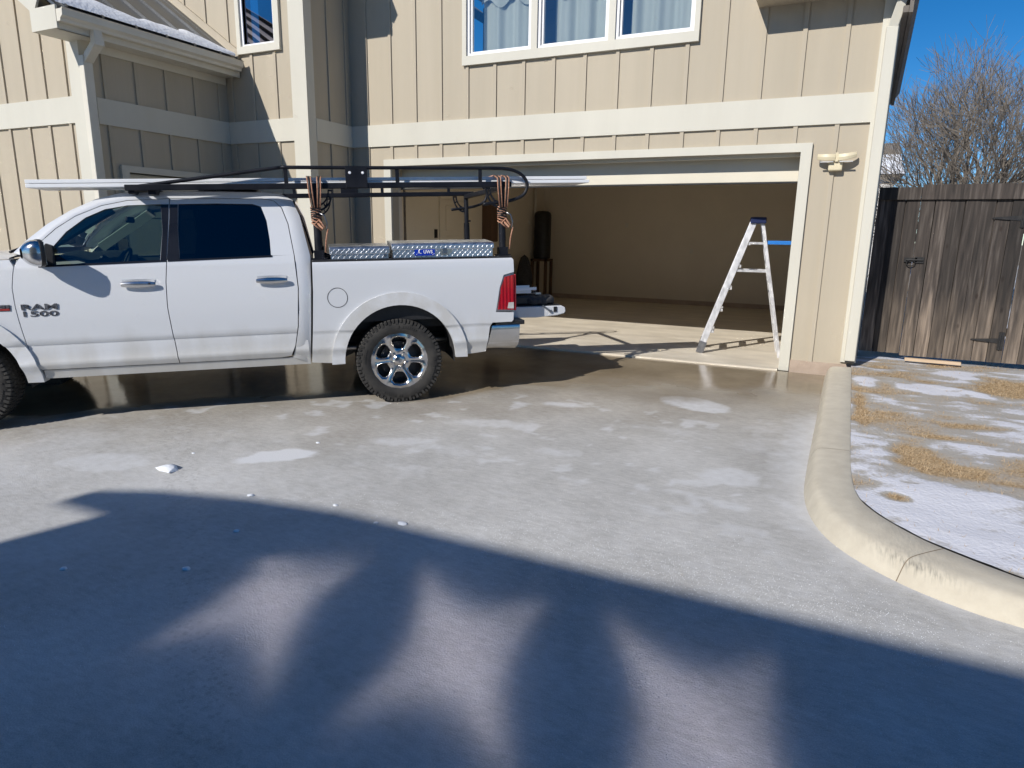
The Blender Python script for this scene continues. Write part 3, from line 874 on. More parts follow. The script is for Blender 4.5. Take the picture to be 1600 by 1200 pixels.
# garage interior shell
IN = M['gwall']
gx0, gx1, gy1, gz1 = -6.5, -.12, 15.4, 2.85
hbox('garage_wall', IN, gx0-.1, gx0, A_Y+.16, gy1+.1, 0, gz1)
hbox('garage_wall', IN, gx1, gx1+.1, A_Y+.16, gy1+.1, 0, gz1)
hbox('garage_wall', IN, gx0, gx1, gy1, gy1+.1, 0, gz1)
hbox('garage_wall', IN, -5.958, -.462, A_Y+.18, A_Y+.24, 2.46, gz1)
hbox('garage_wall', IN, gx0, -5.97, A_Y+.18, A_Y+.24, 0, gz1)
hbox('garage_wall', IN, -.45, gx1, A_Y+.18, A_Y+.24, 0, gz1)
hbox('garage_ceiling', IN, gx0, gx1, A_Y+.2, gy1+.1, gz1, gz1+.05)
hbox('baseboard', M['stem'], gx0, gx1, gy1-.012, gy1, 0, .1)
hb(MB().box(gx0, gx1, 8.551, gy1, -.15, 0).box(-5.955, -.463, 8.28, 8.55, -.15, 0), 'floor_slab', M['gfloor'])
# overhead door, raised but not quite clear of the opening
gd = empty('garage_door'); gd.parent = house; hp(gd)
def gpanel(name, a, b, th=.045):
    mb = MB()
    (y0, z0), (y1, z1) = a, b
    d = Vector((0, y1-y0, z1-z0)); n = Vector((0, -d.z, d.y)).normalized()*th
    vs = [(-5.95,y0,z0),(-.47,y0,z0),(-.47,y1,z1),(-5.95,y1,z1)]
    mb.add(vs+[(p[0], p[1]-n.y, p[2]-n.z) for p in vs], [(0,1,2,3),(7,6,5,4),(0,4,5,1),(1,5,6,2),(2,6,7,3),(3,7,4,0)])
    return mb.build(name, M['gdoor'], gd, bevel=.006)
gpanel('panel', (8.585,2.145), (8.60,2.44))
gpanel('panel', (8.602,2.445), (8.78,2.68))
gpanel('panel', (8.785,2.685), (9.35,2.72))
gpanel('panel', (9.355,2.72), (9.92,2.74))
gpanel('panel', (9.925,2.74), (10.5,2.75))
box('bottom_seal', M['black'], gd, -5.94, -.48, 8.56, 8.60, 2.128, 2.146)
for x in (-5.955, -.465):
    box('track', M['steel'], gd, x-.012 if x < -3 else x-.01, x+.012, 8.66, 8.69, .05, 2.42)
# interior door on the garage's left wall
idr = empty('interior_door'); idr.parent = house; hp(idr)
box('leaf', IN, idr, gx0, gx0+.02, 10.62, 11.40, 0.02, 2.10, bevel=.004)
for z0, z1 in ((.2,.95),(1.08,1.45),(1.55,2.0)):
    box('panel', IN, idr, gx0+.021, gx0+.032, 10.74, 11.28, z0, z1, bevel=.008)
box('casing', IN, idr, gx0, gx0+.03, 10.53, 10.615, 0, 2.19); box('casing', IN, idr, gx0, gx0+.03, 11.405, 11.49, 0, 2.19); box('casing', IN, idr, gx0, gx0+.03, 10.615, 11.405, 2.105, 2.19)
for (x_, z_) in ((-4.41,1.75),(-2.9,1.2)): hb(MB().box(x_-.035, x_+.035, gy1-.01, gy1, z_-.05, z_+.05), 'outlet', M['pvc'])
hb(MB().box(gx0, gx0+.02, 10.38, 10.46, 1.42, 1.57), 'wall_switch', M['black'])

# upstairs window: three units behind one cream casing
wn = empty('window'); wn.parent = house; hp(wn)
def pane_mesh(x0, x1, y, z0, z1, sag=.0026, n=18):
    return MB().grid(lambda u, v: (x0+(x1-x0)*u, y+sag*(1-(2*u-1)**2)*(1-(2*v-1)**2)-.004*v*(z1-z0), z0+(z1-z0)*v), n, n)
box('casing', M['trim'], wn, -4.76, -4.70, A_Y-.045, A_Y+.1, 3.80, 4.80)
box('casing', M['trim'], wn, -1.722, -1.663, A_Y-.045, A_Y+.1, 3.80, 4.80)
box('casing', M['trim'], wn, -4.76, -1.663, A_Y-.045, A_Y+.1, 4.80, 4.87)
box('sill', M['trim'], wn, -4.76, -1.663, A_Y-.05, A_Y+.1, 3.688, 3.80)
uni = [(-4.70,-3.765),(-3.68,-2.745),(-2.66,-1.725)]
for k, (x0, x1) in enumerate(uni):
    if k: box('mullion', M['trim'], wn, uni[k-1][1], x0, A_Y-.04, A_Y+.1, 3.80, 4.80)
    fr_ = MB()
    y0, y1 = A_Y-.012, A_Y+.07
    t_ = .035
    fr_.box(x0, x0+t_, y0, y1, 3.80, 4.80).box(x1-t_, x1, y0, y1, 3.80, 4.80).box(x0+t_, x1-t_, y0, y1, 3.80, 3.80+t_).box(x0+t_, x1-t_, y0, y1, 4.80-t_, 4.80)
    f_ = fr_.build('frame', M['vinyl'], wn)
    ss = MB()
    a0, a1 = x0+t_+.012, x1-t_
    ss.box(a0, a0+.02, y0+.025, y1-.01, 3.836, 4.764).box(a1-.02, a1, y0+.025, y1-.01, 3.836, 4.764).box(a0+.02, a1-.02, y0+.025, y1-.01, 3.836, 3.856).box(a0+.02, a1-.02, y0+.025, y1-.01, 4.744, 4.764)
    ss.build('sash', M['vinyl'], wn)
    pane_mesh(a0+.018, a1-.018, A_Y+.03, 3.85, 4.75).build('pane', M['pane'], wn, smooth=True)
    cur = MB()
    cx0 = x0+.12
    cur.grid(lambda u, v: (cx0+(x1+.02-cx0)*u, A_Y+.24+.035*math.sin(u*17+k*2)+.012*math.sin(u*39+k), 3.55+1.5*v), 70, 2)
    cu = cur.build('curtain', M['curtain'], wn, smooth=True)
    va_ = MB()
    va_.grid(lambda u, v: (x0+.1+(x1-x0-.1)*u, A_Y+.205+.02*math.sin(u*17+k), 4.47+.06*math.sin(u*14+k*2.1)+(5.1-4.47)*v), 60, 3)
    va_.build('valance', M['curtain'], wn, smooth=True)
rm = MB()
rm.box(-6.4, .2, 12.0, 12.1, 2.95, 5.6).box(-6.4, .2, A_Y+.2, 12.0, 2.92, 2.95).box(-5.6, -1.0, A_Y+.2, 12.0, 5.42, 5.5)
hb(rm, 'room', M['gwall'])
# roof of the garage wing (gable), rake boards, eave return
def roofslab(pts, th, name, mat, parent=None):
    mb = MB()
    p = [Vector(q) for q in pts]
    n = (p[1]-p[0]).cross(p[2]-p[0]).normalized()
    if n.z < 0: n = -n
    k = len(p)
    mb.add(p+[q+n*th for q in p], [tuple(range(k)), tuple(range(2*k-1, k-1, -1))]+[(i, (i+1) % k, k+(i+1) % k, k+i) for i in range(k)])
    return hb(mb, name, mat, parent)
rz = topA(-4.2)+.01
zE = lambda x: 3.99+.69*(X_R-x)
roofslab([(-4.2,7.96,rz),(.43,7.96,zE(.43)+.1),(.62,13.4,zE(.62)),(-4.2,13.4,rz)], .12, 'roof', M['shingle'])
roofslab([(-4.2,7.96,rz),(-6.8,7.96,rz-1.17),(-6.8,13.4,rz-1.17),(-4.2,13.4,rz)], .12, 'roof', M['shingle'])
rk = MB()
rk.bar((-4.2,7.97,rz-.08), (.42,7.97,zE(.44)+.06), .03, .16, (0,0,1)).bar((-4.2,7.97,rz-.08), (-6.8,7.97,rz-1.25), .03, .16)
hb(rk, 'rake_board', M['trim'])
er = MB()
er.box(-1.04, .43, 7.99, A_Y+.001, 3.965, 4.10).prism([(-1.04,4.10),(.43,4.10),(.43,4.12),(-.4,4.40)], lambda x, z: (x, 8.0, z), lambda x, z: (x, A_Y, z))
hb(er, 'eave_return', M['siding'])
sf = MB().prism([(X_R+.021,8.14),(.40,8.14),(.575,13.3),(X_R+.021,13.3)], lambda x, y: (x, y, 3.70), lambda x, y: (x, y, 3.76))
hb(sf, 'soffit', M['soffit'])
hb(MB().prism([(.402,8.12),(.437,8.12),(.622,13.32),(.578,13.32)], lambda x, y: (x, y, 3.69), lambda x, y: (x, y, 3.88)), 'fascia', M['soffit'])
hbox('wall', M['siding'], X_R-.15, X_R, A_Y+.15, 13.3, .0, 3.97)
# downspout on the right corner
ds = MB().box(.228, .336, A_Y-.125, A_Y-.037, .17, 3.62)
ds.bar((.282,A_Y-.081,3.60), (.345,A_Y-.16,3.86), .09, .075, (0,-1,0))
dsp = hb(ds, 'downspout', M['trim'], bevel=.008)
MB().box(.236, .328, A_Y-.118, A_Y-.044, .155, .169).build('outlet', M['black'], dsp)

# ---- stair-stepped wing to the left: walls B, C, D, E
C_Y, B_X, D_X, E_Y = 7.46, -6.66, -8.15, 5.36
topC = lambda x: 5.25+.69*(B_X-x)
wc_ = (-7.74, -7.19, 3.99, 5.05)
wC = hb(wall('Y', C_Y, .15, -11.5, B_X, .1, topC, [wc_]), 'wall', M['siding'])
wB = hb(wall('X', B_X, -.15, C_Y+.15, A_Y+.6, .1, 5.25, []), 'wall', M['siding'])
for x in (-8.02+.01, -7.60, -7.175):
    batten(wC, 'Y', C_Y, x, .1, ZB0)
    batten(wC, 'Y', C_Y, x, ZB1, 3.895 if x > -7.87 else 3.95)
for x in (-8.02,-8.44,-8.85): batten(wC, 'Y', C_Y, x, 3.95+.69*(-7.87-x), topC(x)-.02)
for y in (7.93, 8.30): 
    batten(wB, 'X', B_X, y, .1, ZB0); batten(wB, 'X', B_X, y, ZB1, 5.2)
hbox('band_board', M['trim'], D_X+.03, -6.90, C_Y-.03, C_Y+.001, ZB0, ZB1)
hbox('band_board', M['trim'], B_X-.001, B_X+.03, C_Y+.12, A_Y-.031, ZB0, ZB1)
hbox('corner_board', M['trim'], -6.90, B_X+.025, C_Y-.035, C_Y+.001, .1, 5.6)
hbox('corner_board', M['trim'], B_X-.001, B_X+.025, C_Y+.001, C_Y+.118, .1, 5.2)
wcn = empty('window'); wcn.parent = house; hp(wcn)
box('casing', M['trim'], wcn, -7.845, -7.775, C_Y-.045, C_Y+.08, 3.99, 5.05)
box('casing', M['trim'], wcn, -7.155, -7.06, C_Y-.045, C_Y+.08, 3.99, 5.05)
box('casing', M['trim'], wcn, -7.845, -7.06, C_Y-.045, C_Y+.08, 5.05, 5.13)
box('sill', M['trim'], wcn, -7.845, -7.06, C_Y-.05, C_Y+.08, 3.895, 3.99)
fr_ = MB()
fr_.box(-7.775,-7.74,C_Y-.015,C_Y+.07,3.99,5.05).box(-7.19,-7.155,C_Y-.015,C_Y+.07,3.99,5.05).box(-7.74,-7.19,C_Y-.015,C_Y+.07,3.99,4.02).box(-7.74,-7.19,C_Y-.015,C_Y+.07,5.02,5.05)
fr_.build('frame', M['vinyl'], wcn)
pane_mesh(-7.745,-7.185,C_Y+.025,4.01,5.03,.002).build('pane', M['pane_dark'], wcn, smooth=True)
hb(MB().box(-8.05,-6.95,C_Y+.6,C_Y+.65,3.6,5.3), 'room', M['interior'])
# eave of the tall block over wall B: throws the notch of shade on the garage front
ev = MB().box(B_X-.4, -6.30, 7.08, 9.4, 5.10, 5.26)
hb(ev, 'eave', M['trim'])
roofslab([(-6.28,7.06,5.27),(-11.2,7.06,5.27+.69*4.92),(-11.2,13,5.27+.69*4.92),(-6.28,13,5.27)], .12, 'roof', M['shingle'])
# low wing: D (side) and E (gable front)
topD = 3.80
wD = hb(wall('X', D_X, -.15, E_Y+.15, C_Y, .1, topD, [(5.80,7.12,-.1,2.19)]), 'wall', M['siding'])
topE = lambda x: 3.84+.69*(D_X-x)
wE = hb(wall('Y', E_Y, .15, -13.2, D_X, .1, topE, []), 'wall', M['siding'])
for y in (5.64,6.06,6.485,6.925,7.33):
    batten(wD, 'X', D_X, y, 2.275 if 5.7 < y < 7.25 else .1, ZB0); batten(wD, 'X', D_X, y, ZB1, 3.60)
for k in range(10):
    x = -8.437-.4157*k
    batten(wE, 'Y', E_Y, x, .1, ZB0); batten(wE, 'Y', E_Y, x, ZB1, topE(x)-.05)
hbox('band_board', M['trim'], -13.2, -8.34, E_Y-.03, E_Y+.001, ZB0, ZB1)
hbox('band_board', M['trim'], D_X-.001, D_X+.03, E_Y+.12, C_Y-.031, ZB0, ZB1)
hbox('corner_board', M['trim'], -8.34, D_X+.025, E_Y-.035, E_Y+.001, .1, 3.66)
hbox('corner_board', M['trim'], D_X-.001, D_X+.025, E_Y+.001, E_Y+.119, .1, 3.62)
hbox('door_casing', M['trim'], D_X-.1, D_X+.035, 5.70, 5.80, 0, 2.27)
hbox('door_casing', M['trim'], D_X-.1, D_X+.035, 7.12, 7.22, 0, 2.27)
hbox('door_casing', M['trim'], D_X-.1, D_X+.035, 5.80, 7.12, 2.19, 2.27)
sd_ = empty('side_door'); sd_.parent = house; hp(sd_)
for z0, z1 in ((.0,.53),(.54,1.08),(1.09,1.63),(1.64,2.18)):
    box('panel', M['gdoor'], sd_, D_X-.09, D_X-.04, 5.81, 7.11, z0, z1, bevel=.01)
# low roof, ribs, gutter, snow
ez, ex = 3.80, -7.84
rl = roofslab([(ex,4.95,ez),(ex,C_Y-.01,ez),(-11.2,C_Y-.01,ez+.69*(ex+11.2)),(-11.2,4.95,ez+.69*(ex+11.2))], .03, 'roof', M['metalroof'])
nrm = Vector((.69,0,1)).normalized()
k = 0
y = 5.05
while y < 7.4:
    rb_ = MB().bar(Vector((ex,y,ez))+nrm*.045, Vector((-11.2,y,ez+.69*(ex+11.2)))+nrm*.045, .025, .04, nrm)
    rb_.build('rib', M['metalroof'], rl)
    y += .41
fl = MB().bar(Vector((ex-.05,C_Y-.075,ez+.035))+nrm*.03, Vector((-11.2,C_Y-.075,ez+.69*(ex+11.2)))+nrm*.03, .14, .012, nrm)
fl.build('flashing', M['metalroof'], rl)
hb(MB().bar((ex+.01,C_Y-.02,ez+.09), (-11.2,C_Y-.02,ez+.69*(ex+11.2)+.10), .045, .10, nrm), 'sidewall_trim', M['siding'])
gt = MB().prism([(0,0),(.075,0),(.085,.03),(.12,.055),(.125,.115),(.135,.13),(.12,.13),(.11,.12),(.012,.12),(.0,.13)], lambda a, z: (ex+a, 4.93, 3.665+z), lambda a, z: (ex+a, C_Y-.07, 3.665+z))
gut = hb(gt, 'gutter', M['gutter'])
hb(MB().box(ex-.03, ex-.001, 4.95, C_Y-.03, 3.60, 3.80), 'fascia', M['gutter'])
hb(MB().box(D_X+.001, ex-.031, 4.95, C_Y-.03, 3.615, 3.635), 'soffit', M['gutter'])
hb(MB().box(D_X+.002, D_X+.025, E_Y+.12, C_Y-.03, 3.52, 3.614), 'frieze_board', M['gutter'])
hb(MB().box(-8.27, ex+.02, 4.925, 4.949, 3.60, 3.83).bar((-8.15,4.938,3.86), (-11.2,4.938,5.98), .024, .2, (0,0,1)), 'rake_board', M['trim'])
hb(MB().box(-8.27, ex, 4.95, E_Y-.036, 3.60, 3.614).prism([(-8.2,3.75),(-11.2,5.85),(-11.2,5.87),(-8.2,3.77)], lambda x, z: (x, 4.95, z), lambda x, z: (x, E_Y, z)), 'soffit', M['trim'])
dl = MB()
dl.bar((ex+.04,5.34,3.67), (ex+.04,5.34,3.52), .10, .08, (1,0,0)).bar((ex+.05,5.34,3.55), (D_X+.10,5.38,3.40), .10, .08, (0,0,1)).box(D_X+.03, D_X+.115, 5.31, 5.42, .25, 3.44)
dls = hb(dl, 'downspout', M['gutter'], bevel=.008)
for k in range(7):
    a_ = Vector((ex+.09,5.34,3.545)).lerp(Vector((D_X+.14,5.38,3.43)), k/6)
    MB().box(a_.x-.012, a_.x+.002, a_.y-.054, a_.y+.054, a_.z-.03, a_.z+.05).build('crimp', M['gutter'], dls)
sn = MB()
NS = 60
def snowf(u, v):
    y_ = 4.94+(7.36-4.94)*u
    d0 = .02
    wid = (.42+.07*math.sin(u*9)+.04*math.sin(u*23+1)+.02*math.sin(u*51))*(1-max(0,u-.80)/.20*.75)
    d = d0+wid*v
    hgt = .055*math.sin(math.pi*min(1,v*.9+.1))**.6*(1 if v < 1 else 0)+.002
    p = Vector((ex-d*.823, y_, ez+d*.568))+nrm*(.032+hgt)
    return p
sn.grid(snowf, NS, 10)
tag(sn.build('roof_snow', M['snow'], smooth=True), 'strip of leftover snow lying along the metal roof eave', 'snow', kind='stuff')

# floodlight
flt = tag(empty('floodlight', (-.09, A_Y-.0, 2.3)), 'beige twin head floodlight fixed beside the garage opening', 'light')
MB().box(-.075, .065, -.09, 0, -.07, .035).build('base', M['beige_plastic'], flt, bevel=.015, seg=3)
for s_ in (-1, 1):
    mb = MB()
    nseg = 10
    ring = []
    for q in range(nseg+1):
        u = q/nseg
        x = s_*(.012+.18*u); y = -.105-.03*math.sin(u*2.2)+.045*u*u; z = .03+(.028 if s_ > 0 else .012)*u*u
        h2 = .036-.006*u
        ring.append([(x, y-.012, z+.035-h2), (x, y-.02, z+.035), (x, y-.012, z+.035+h2), (x, y+.014, z+.035+h2*.9), (x, y+.014, z+.035-h2*.9)])
    mb.add([p for r_ in ring for p in r_], [(i*5+j, i*5+(j+1) % 5, (i+1)*5+(j+1) % 5, (i+1)*5+j) for i in range(nseg) for j in range(5)]+[(4,3,2,1,0), tuple(nseg*5+j for j in range(5))])
    hd_ = mb.build('head', M['beige_plastic'], flt, bevel=.004)
    MB().box(min(s_*.03,s_*.16), max(s_*.03,s_*.16), -.128, -.112, .015, .026).build('lens', M['clearlens'], hd_)
    MB().tube([(s_*.02,-.09,.02),(s_*.03,-.10,.05)], .014, 8).build('knuckle', M['beige_plastic'], flt)
MB().box(-.014, .014, -.115, -.085, .02, .115).build('pivot', M['beige_plastic'], flt, bevel=.004)

# ---------------------------------------------------------------- garage contents
tk = tag(empty('tank', (-6.24, 14.72, 0)), 'tall black cylindrical tank beside white pipes in garage corner', 'tank')
MB().lathe([(0,2.05),(.12,2.045),(.18,2.01),(.2,1.95),(.2,1.0),(.19,.96),(0,.95)], n=28).build('shell', M['black'], tk, smooth=True, auto=50)
for sx, sy in ((-1,-1),(1,-1),(1,1),(-1,1)):
    MB().box(sx*.17-.03, sx*.17+.03, sy*.17-.03, sy*.17+.03, 0, .95).build('leg', M['brown'], tk)
MB().box(-.2,.2,-.2,.2,.9,.949).build('shelf', M['brown'], tk)
pp = tag(empty('pipe', (-6.45, 14.7, 0)), 'white plastic pipe bending down the garage corner by black tank', 'pipe')
MB().tube([(.02,.0,2.8),(.02,0,1.75),(.04,-.03,1.68),(.09,-.06,1.66)], .035, 10).build('drop', M['pvc'], pp, smooth=True)
MB().tube([(-.02,-.22,1.75),(-.10,-.22,1.85),(-.2,-.22,1.84),(-.24,-.22,1.76),(-.24,-.22,1.2)], .03, 10).build('loop', M['pvc'], pp, smooth=True)
bgm = MB()
bgm.grid(lambda u, v: ((.21*math.sin(math.pi*min(1,.12+v*.88))**.45*(.9 if v > .6 else .75+.25*v/.6))*math.cos(2*math.pi*u), .14*math.sin(math.pi*min(1,.1+v*.9))**.5*math.sin(2*math.pi*u), .25+1.07*v), 24, 16)
tag(bgm.build('black_bag', M['fabric'], smooth=True), 'upright black padded bag standing in front of tall tank', 'bag').location = (-6.25, 13.75, -.25)
bb = tag(empty('wall_cabinet', (gx0+.12, 12.35, 1.35)), 'narrow brown wooden cabinet hung on left garage wall', 'cabinet')
MB().box(-.12,.06,-.16,.16,0,.72).build('carcass', M['brown'], bb); MB().box(.061,.085,-.155,.155,.01,.71).build('door', M['brown'], bb, bevel=.005)

# stepladder
ldx, ldy = -1.06, 9.30
ld = tag(empty('stepladder', (ldx, ldy, 0), 0), 'aluminium stepladder with blue tray standing open in garage doorway', 'ladder')
wv = Vector((-.13, .99, 0)).normalized()
sv = Vector((1, 0, 0)) - wv*wv.x
sv.normalize()
FB = -.47; FT = .07; RB = .53; RT = .18; HT = 1.70
for s_ in (-1, 1):
    b = sv*FB+wv*s_*.27; t_ = sv*FT+wv*s_*.15+Vector((0,0,HT))
    d = (t_-b).normalized()
    MB().bar(b+Vector((0,0,.02)), t_, .032, .085, sv).build('front_rail', M['alu'], ld, bevel=.006)
    fo_ = MB().bar(b+Vector((0,0,.0)), b+d*.16, .045, .095, sv)
    fo_.build('foot', M['steel'], ld, bevel=.004)
    b2 = sv*RB+wv*s_*.25; t2 = sv*RT+wv*s_*.14+Vector((0,0,HT))
    MB().bar(b2, t2, .028, .045, sv).build('rear_rail', M['alu'], ld, bevel=.004)
    for (zz, nm) in ((1.09,'spreader'),(1.44,'spreader')):
        f1 = zz/HT
        MB().bar(b.lerp(t_, f1), b2.lerp(t2, f1), .006, .028).build(nm, M['alu'], ld)
for k in range(5):
    f1 = (k+1)*.168
    l = (sv*FB-wv*.27).lerp(sv*FT-wv*.15+Vector((0,0,HT)), f1); r_ = (sv*FB+wv*.27).lerp(sv*FT+wv*.15+Vector((0,0,HT)), f1)
    MB().bar(l+sv*.03, r_+sv*.03, .09, .028).build('step', M['alu'], ld, bevel=.004)
    if k < 4:
        f2 = f1+.06
        l = (sv*RB-wv*.25).lerp(sv*RT-wv*.14+Vector((0,0,HT)), f2); r_ = (sv*RB+wv*.25).lerp(sv*RT+wv*.14+Vector((0,0,HT)), f2)
        MB().bar(l, r_, .03, .02).build('rear_brace', M['alu'], ld)
cp = MB().obox(Vector((0,0,HT+.025))+sv*.125, sv*.095, wv*.2, (0,0,.04))
cp.build('top_cap', M['darkblue'], ld, bevel=.012)
tr = MB().obox(Vector((0,0,1.44))+sv*.40, sv*.14, wv*.16, (0,0,.012)).obox(Vector((0,0,1.455))+sv*.535, sv*.006, wv*.16, (0,0,.02)).obox(Vector((0,0,1.455))+sv*.40+wv*.155, sv*.14, wv*.006, (0,0,.02)).obox(Vector((0,0,1.455))+sv*.40-wv*.155, sv*.14, wv*.006, (0,0,.02))
tr.build('tray', M['blue'], ld, bevel=.003)

# ---------------------------------------------------------------- fence and gate
FY = 9.1
fz0 = .16
pk_cache = []
for k in range(4):
    mb = MB()
    w = .138
    rs2 = random.Random(k)
    nseg = 6
    for q in range(nseg): pass
    c = rs2.uniform(-.004,.004)
    mb.prism([(0,0),(w,0),(w+c,1.86),(c,1.86)], lambda a_, z: (a_, 0, z), lambda a_, z: (a_, .018, z))
    me = bpy.data.meshes.new('picket'); me.from_pydata(mb.v, [], mb.f)
    me.materials.append(M['wood'])
    pk_cache.append(me)
def picket(parent, x, z, dy, k):
    o = bpy.data.objects.new('picket', pk_cache[k % 4]); COL.objects.link(o)
    o.parent = parent; o.location = (x, dy, z); o.rotation_euler = (0, R(random.uniform(-.05,.05)), 0)
fc = tag(empty('wood_fence', (.45, FY, fz0)), 'narrow weathered fence panel between house corner and gate', 'fence')
for k in range(3): picket(fc, -.055+.145*k-(.0), .02, random.uniform(0,.006), k)
MB().box(-.055, .372, -.03, -.002, 1.80, 1.94).build('top_board', M['wood'], fc, bevel=.004)
for z_ in (.3, 1.5): MB().box(-.055, .37, .038, .074, z_, z_+.09).build('rail', M['wood'], fc)
MB().box(-.10, -.06, .03, .13, -.15, 1.9).build('post', M['iron'], fc)
gt_ = tag(empty('wooden_gate', (.83, FY, fz0)), 'weathered dark plank gate with black latch and strap hinges', 'gate')
for k in range(7): picket(gt_, .145*k, .0, random.choice((-.004,.002,.008)), k+1)
MB().box(-.004, 2.2, -.035, -.004, 1.80, 1.965).build('top_board', M['wood'], gt_, bevel=.004)
for z_ in (.3, 1.5): MB().box(.02, 1.0, .038, .074, z_, z_+.09).build('rail', M['wood'], gt_)
hg = []
for zc, xr in ((.25, .985), (1.60, 1.0)):
    mb = MB()
    mb.prism([(-.30,-.006),(-.30,.006),(-.04,.028),(-.04,-.028)], lambda a_, z: (xr+a_, -.012, zc+z), lambda a_, z: (xr+a_, -.004, zc+z))
    mb.box(xr-.04, xr+.015, -.016, -.003, zc-.10, zc+.10)
    mb.tube([(xr-.02,-.016,zc-.1),(xr-.02,-.016,zc+.1)], .01, 8)
    mb.build('hinge', M['iron'], gt_)
mb = MB()
mb.box(-.09, .04, -.02, -.004, 1.10, 1.15).box(.02, .11, -.02, -.004, 1.09, 1.16).tube([(-.07,-.03,1.125),(.10,-.03,1.125)], .008, 8)
mb.tube([(-.02+.045*math.cos(t*.5), -.032, 1.09+.035*math.sin(t*.5)) for t in range(13)], .006, 6)
mb.build('latch', M['iron'], gt_)
bk_me = bpy.data.meshes.new('backing_picket')
_b = MB().box(0, .09, .0185, .0275, .05, 1.80); bk_me.from_pydata(_b.v, [], _b.f); bk_me.materials.append(M['wood'])
def backing(parent, x):
    o = bpy.data.objects.new('backing_picket', bk_me); COL.objects.link(o); o.parent = parent; o.location = (x, 0.009, 0)
for k in range(6): backing(gt_, .145*k+.095)
for k in range(2): backing(fc, -.055+.145*k+.095)
fr2 = tag(empty('wood_fence', (1.848, FY, fz0)), 'weathered plank fence continuing past the hinged side of the gate', 'fence')
for k in range(30): picket(fr2, .145*k, .0, random.choice((-.004,.002,.008)), k+2)
for k in range(29): backing(fr2, .145*k+.095)
MB().box(1.175, 4.4, -.035, -.0045, 1.80, 1.965).build('top_board', M['wood'], fr2, bevel=.004)
for z_ in (.3, 1.5): MB().box(.0, 4.4, .038, .074, z_, z_+.09).build('rail', M['wood'], fr2)
lum = M['siding']
tag(MB().box(-.28,.28,-.03,.03,0,.035).build('board', pm('pale_lumber', (.5,.37,.24),(.6,.46,.32),5,stretch=(.3,4,4),rough=.8), bevel=.004), 'short pale board lying in snow under the gate', 'board').matrix_world = Matrix.Translation((1.16, FY-.14, .12)) @ Matrix.Rotation(R(-3), 4, 'Z')

# ---------------------------------------------------------------- bare tree and the house beyond it
tree = tag(empty('tree', (2.5, 17.5, -.3)), 'bare leafless tree spreading above the wooden gate', 'tree')
tb, cw = MB(), MB()
rt_ = random.Random(4)
def grow(p, d, r, ln, depth):
    n = 3 if depth < 4 else 2
    pts = [p]; rr = [r]
    for i in range(n):
        d = (d+Vector((rt_.gauss(0,.11), rt_.gauss(0,.11), rt_.gauss(0,.06)+.06))).normalized()
        p = p+d*ln/n
        pts.append(p); rr.append(max(.0035, r*(1-.36*(i+1)/n)))
    (tb if depth < 3 else cw).tube(pts, rr, 7 if depth < 2 else (5 if depth < 4 else 3), caps=False)
    if depth >= 7: return
    k = 3 if depth in (1,2,3,4) else 2
    if rt_.random() < .45: k += 1
    for j in range(k):
        a = rt_.uniform(0, 6.283)
        sp_ = rt_.uniform(.2,.62)
        o_ = Matrix.Rotation(a, 3, d) @ d.orthogonal().normalized()
        nd = (d*math.cos(sp_)+o_*math.sin(sp_)).normalized()
        f_ = rt_.uniform(.3,1.0)
        q = pts[-1] if f_ > .8 else pts[rt_.randrange(1, len(pts))].lerp(pts[-1], rt_.random())
        grow(q, nd, max(.004, rr[-1]*rt_.uniform(.6,.82)), ln*rt_.uniform(.70,.90), depth+1)
tb.tube([(0,0,0),(.03,.02,.8),(0,.05,1.6),(.02,.05,2.2)], [.2,.16,.14,.10], 9)
for a in range(26):
    w = a*2.4+rt_.uniform(-.3,.3)
    el = rt_.uniform(.18,1.2)
    grow(Vector((0,0,rt_.uniform(1.2,2.1))), Vector((math.cos(w)*math.cos(el), math.sin(w)*math.cos(el), math.sin(el))), .075, rt_.uniform(.98,1.2), 2)
tb.build('trunk', M['bark'], tree, smooth=True, recalc=False)
cw.build('crown', M['twig'], tree, recalc=False)

nh = tag(empty('neighbouring_house', (-1.5, 31, 0)), 'pale house with grey shingle roof behind the bare tree', 'house')
def gab(mb, x0, x1, y0, y1, ze, zr):
    ym = (y0+y1)/2
    return mb.add([(x0,y0,ze),(x1,y0,ze),(x1,ym,zr),(x0,ym,zr),(x0,y1,ze),(x1,y1,ze)], [(0,1,2,3),(3,2,5,4),(0,4,5,1)])
MB().box(-8, 3.2, -1.5, 8, -.3, 3.9).build('wall', M['white_siding'], nh)
gab(MB(), -8.4, 3.5, -1.9, 8.4, 3.85, 5.6).build('roof', M['shingle'], nh)
snr = gab(MB(), -8.4, 3.5, -1.92, 8.4, 3.88, 5.6)
MB().add([(-8.4,-1.93,3.9),(3.5,-1.93,3.9),(3.45,.95,4.9),(-8.3,.75,4.84)], [(0,1,2,3)]).add([(-8.4,-1.93,3.84),(3.5,-1.93,3.84)], []).build('snow_cover', M['snow'], nh)
for x in (-6,-3,0,2): 
    f_ = box('window', M['vinyl'], nh, x-.5, x+.5, -1.55, -1.49, 1.2, 2.6)
    box('pane', M['pane_dark'], f_, x-.43, x+.43, -1.57, -1.551, 1.27, 2.53)

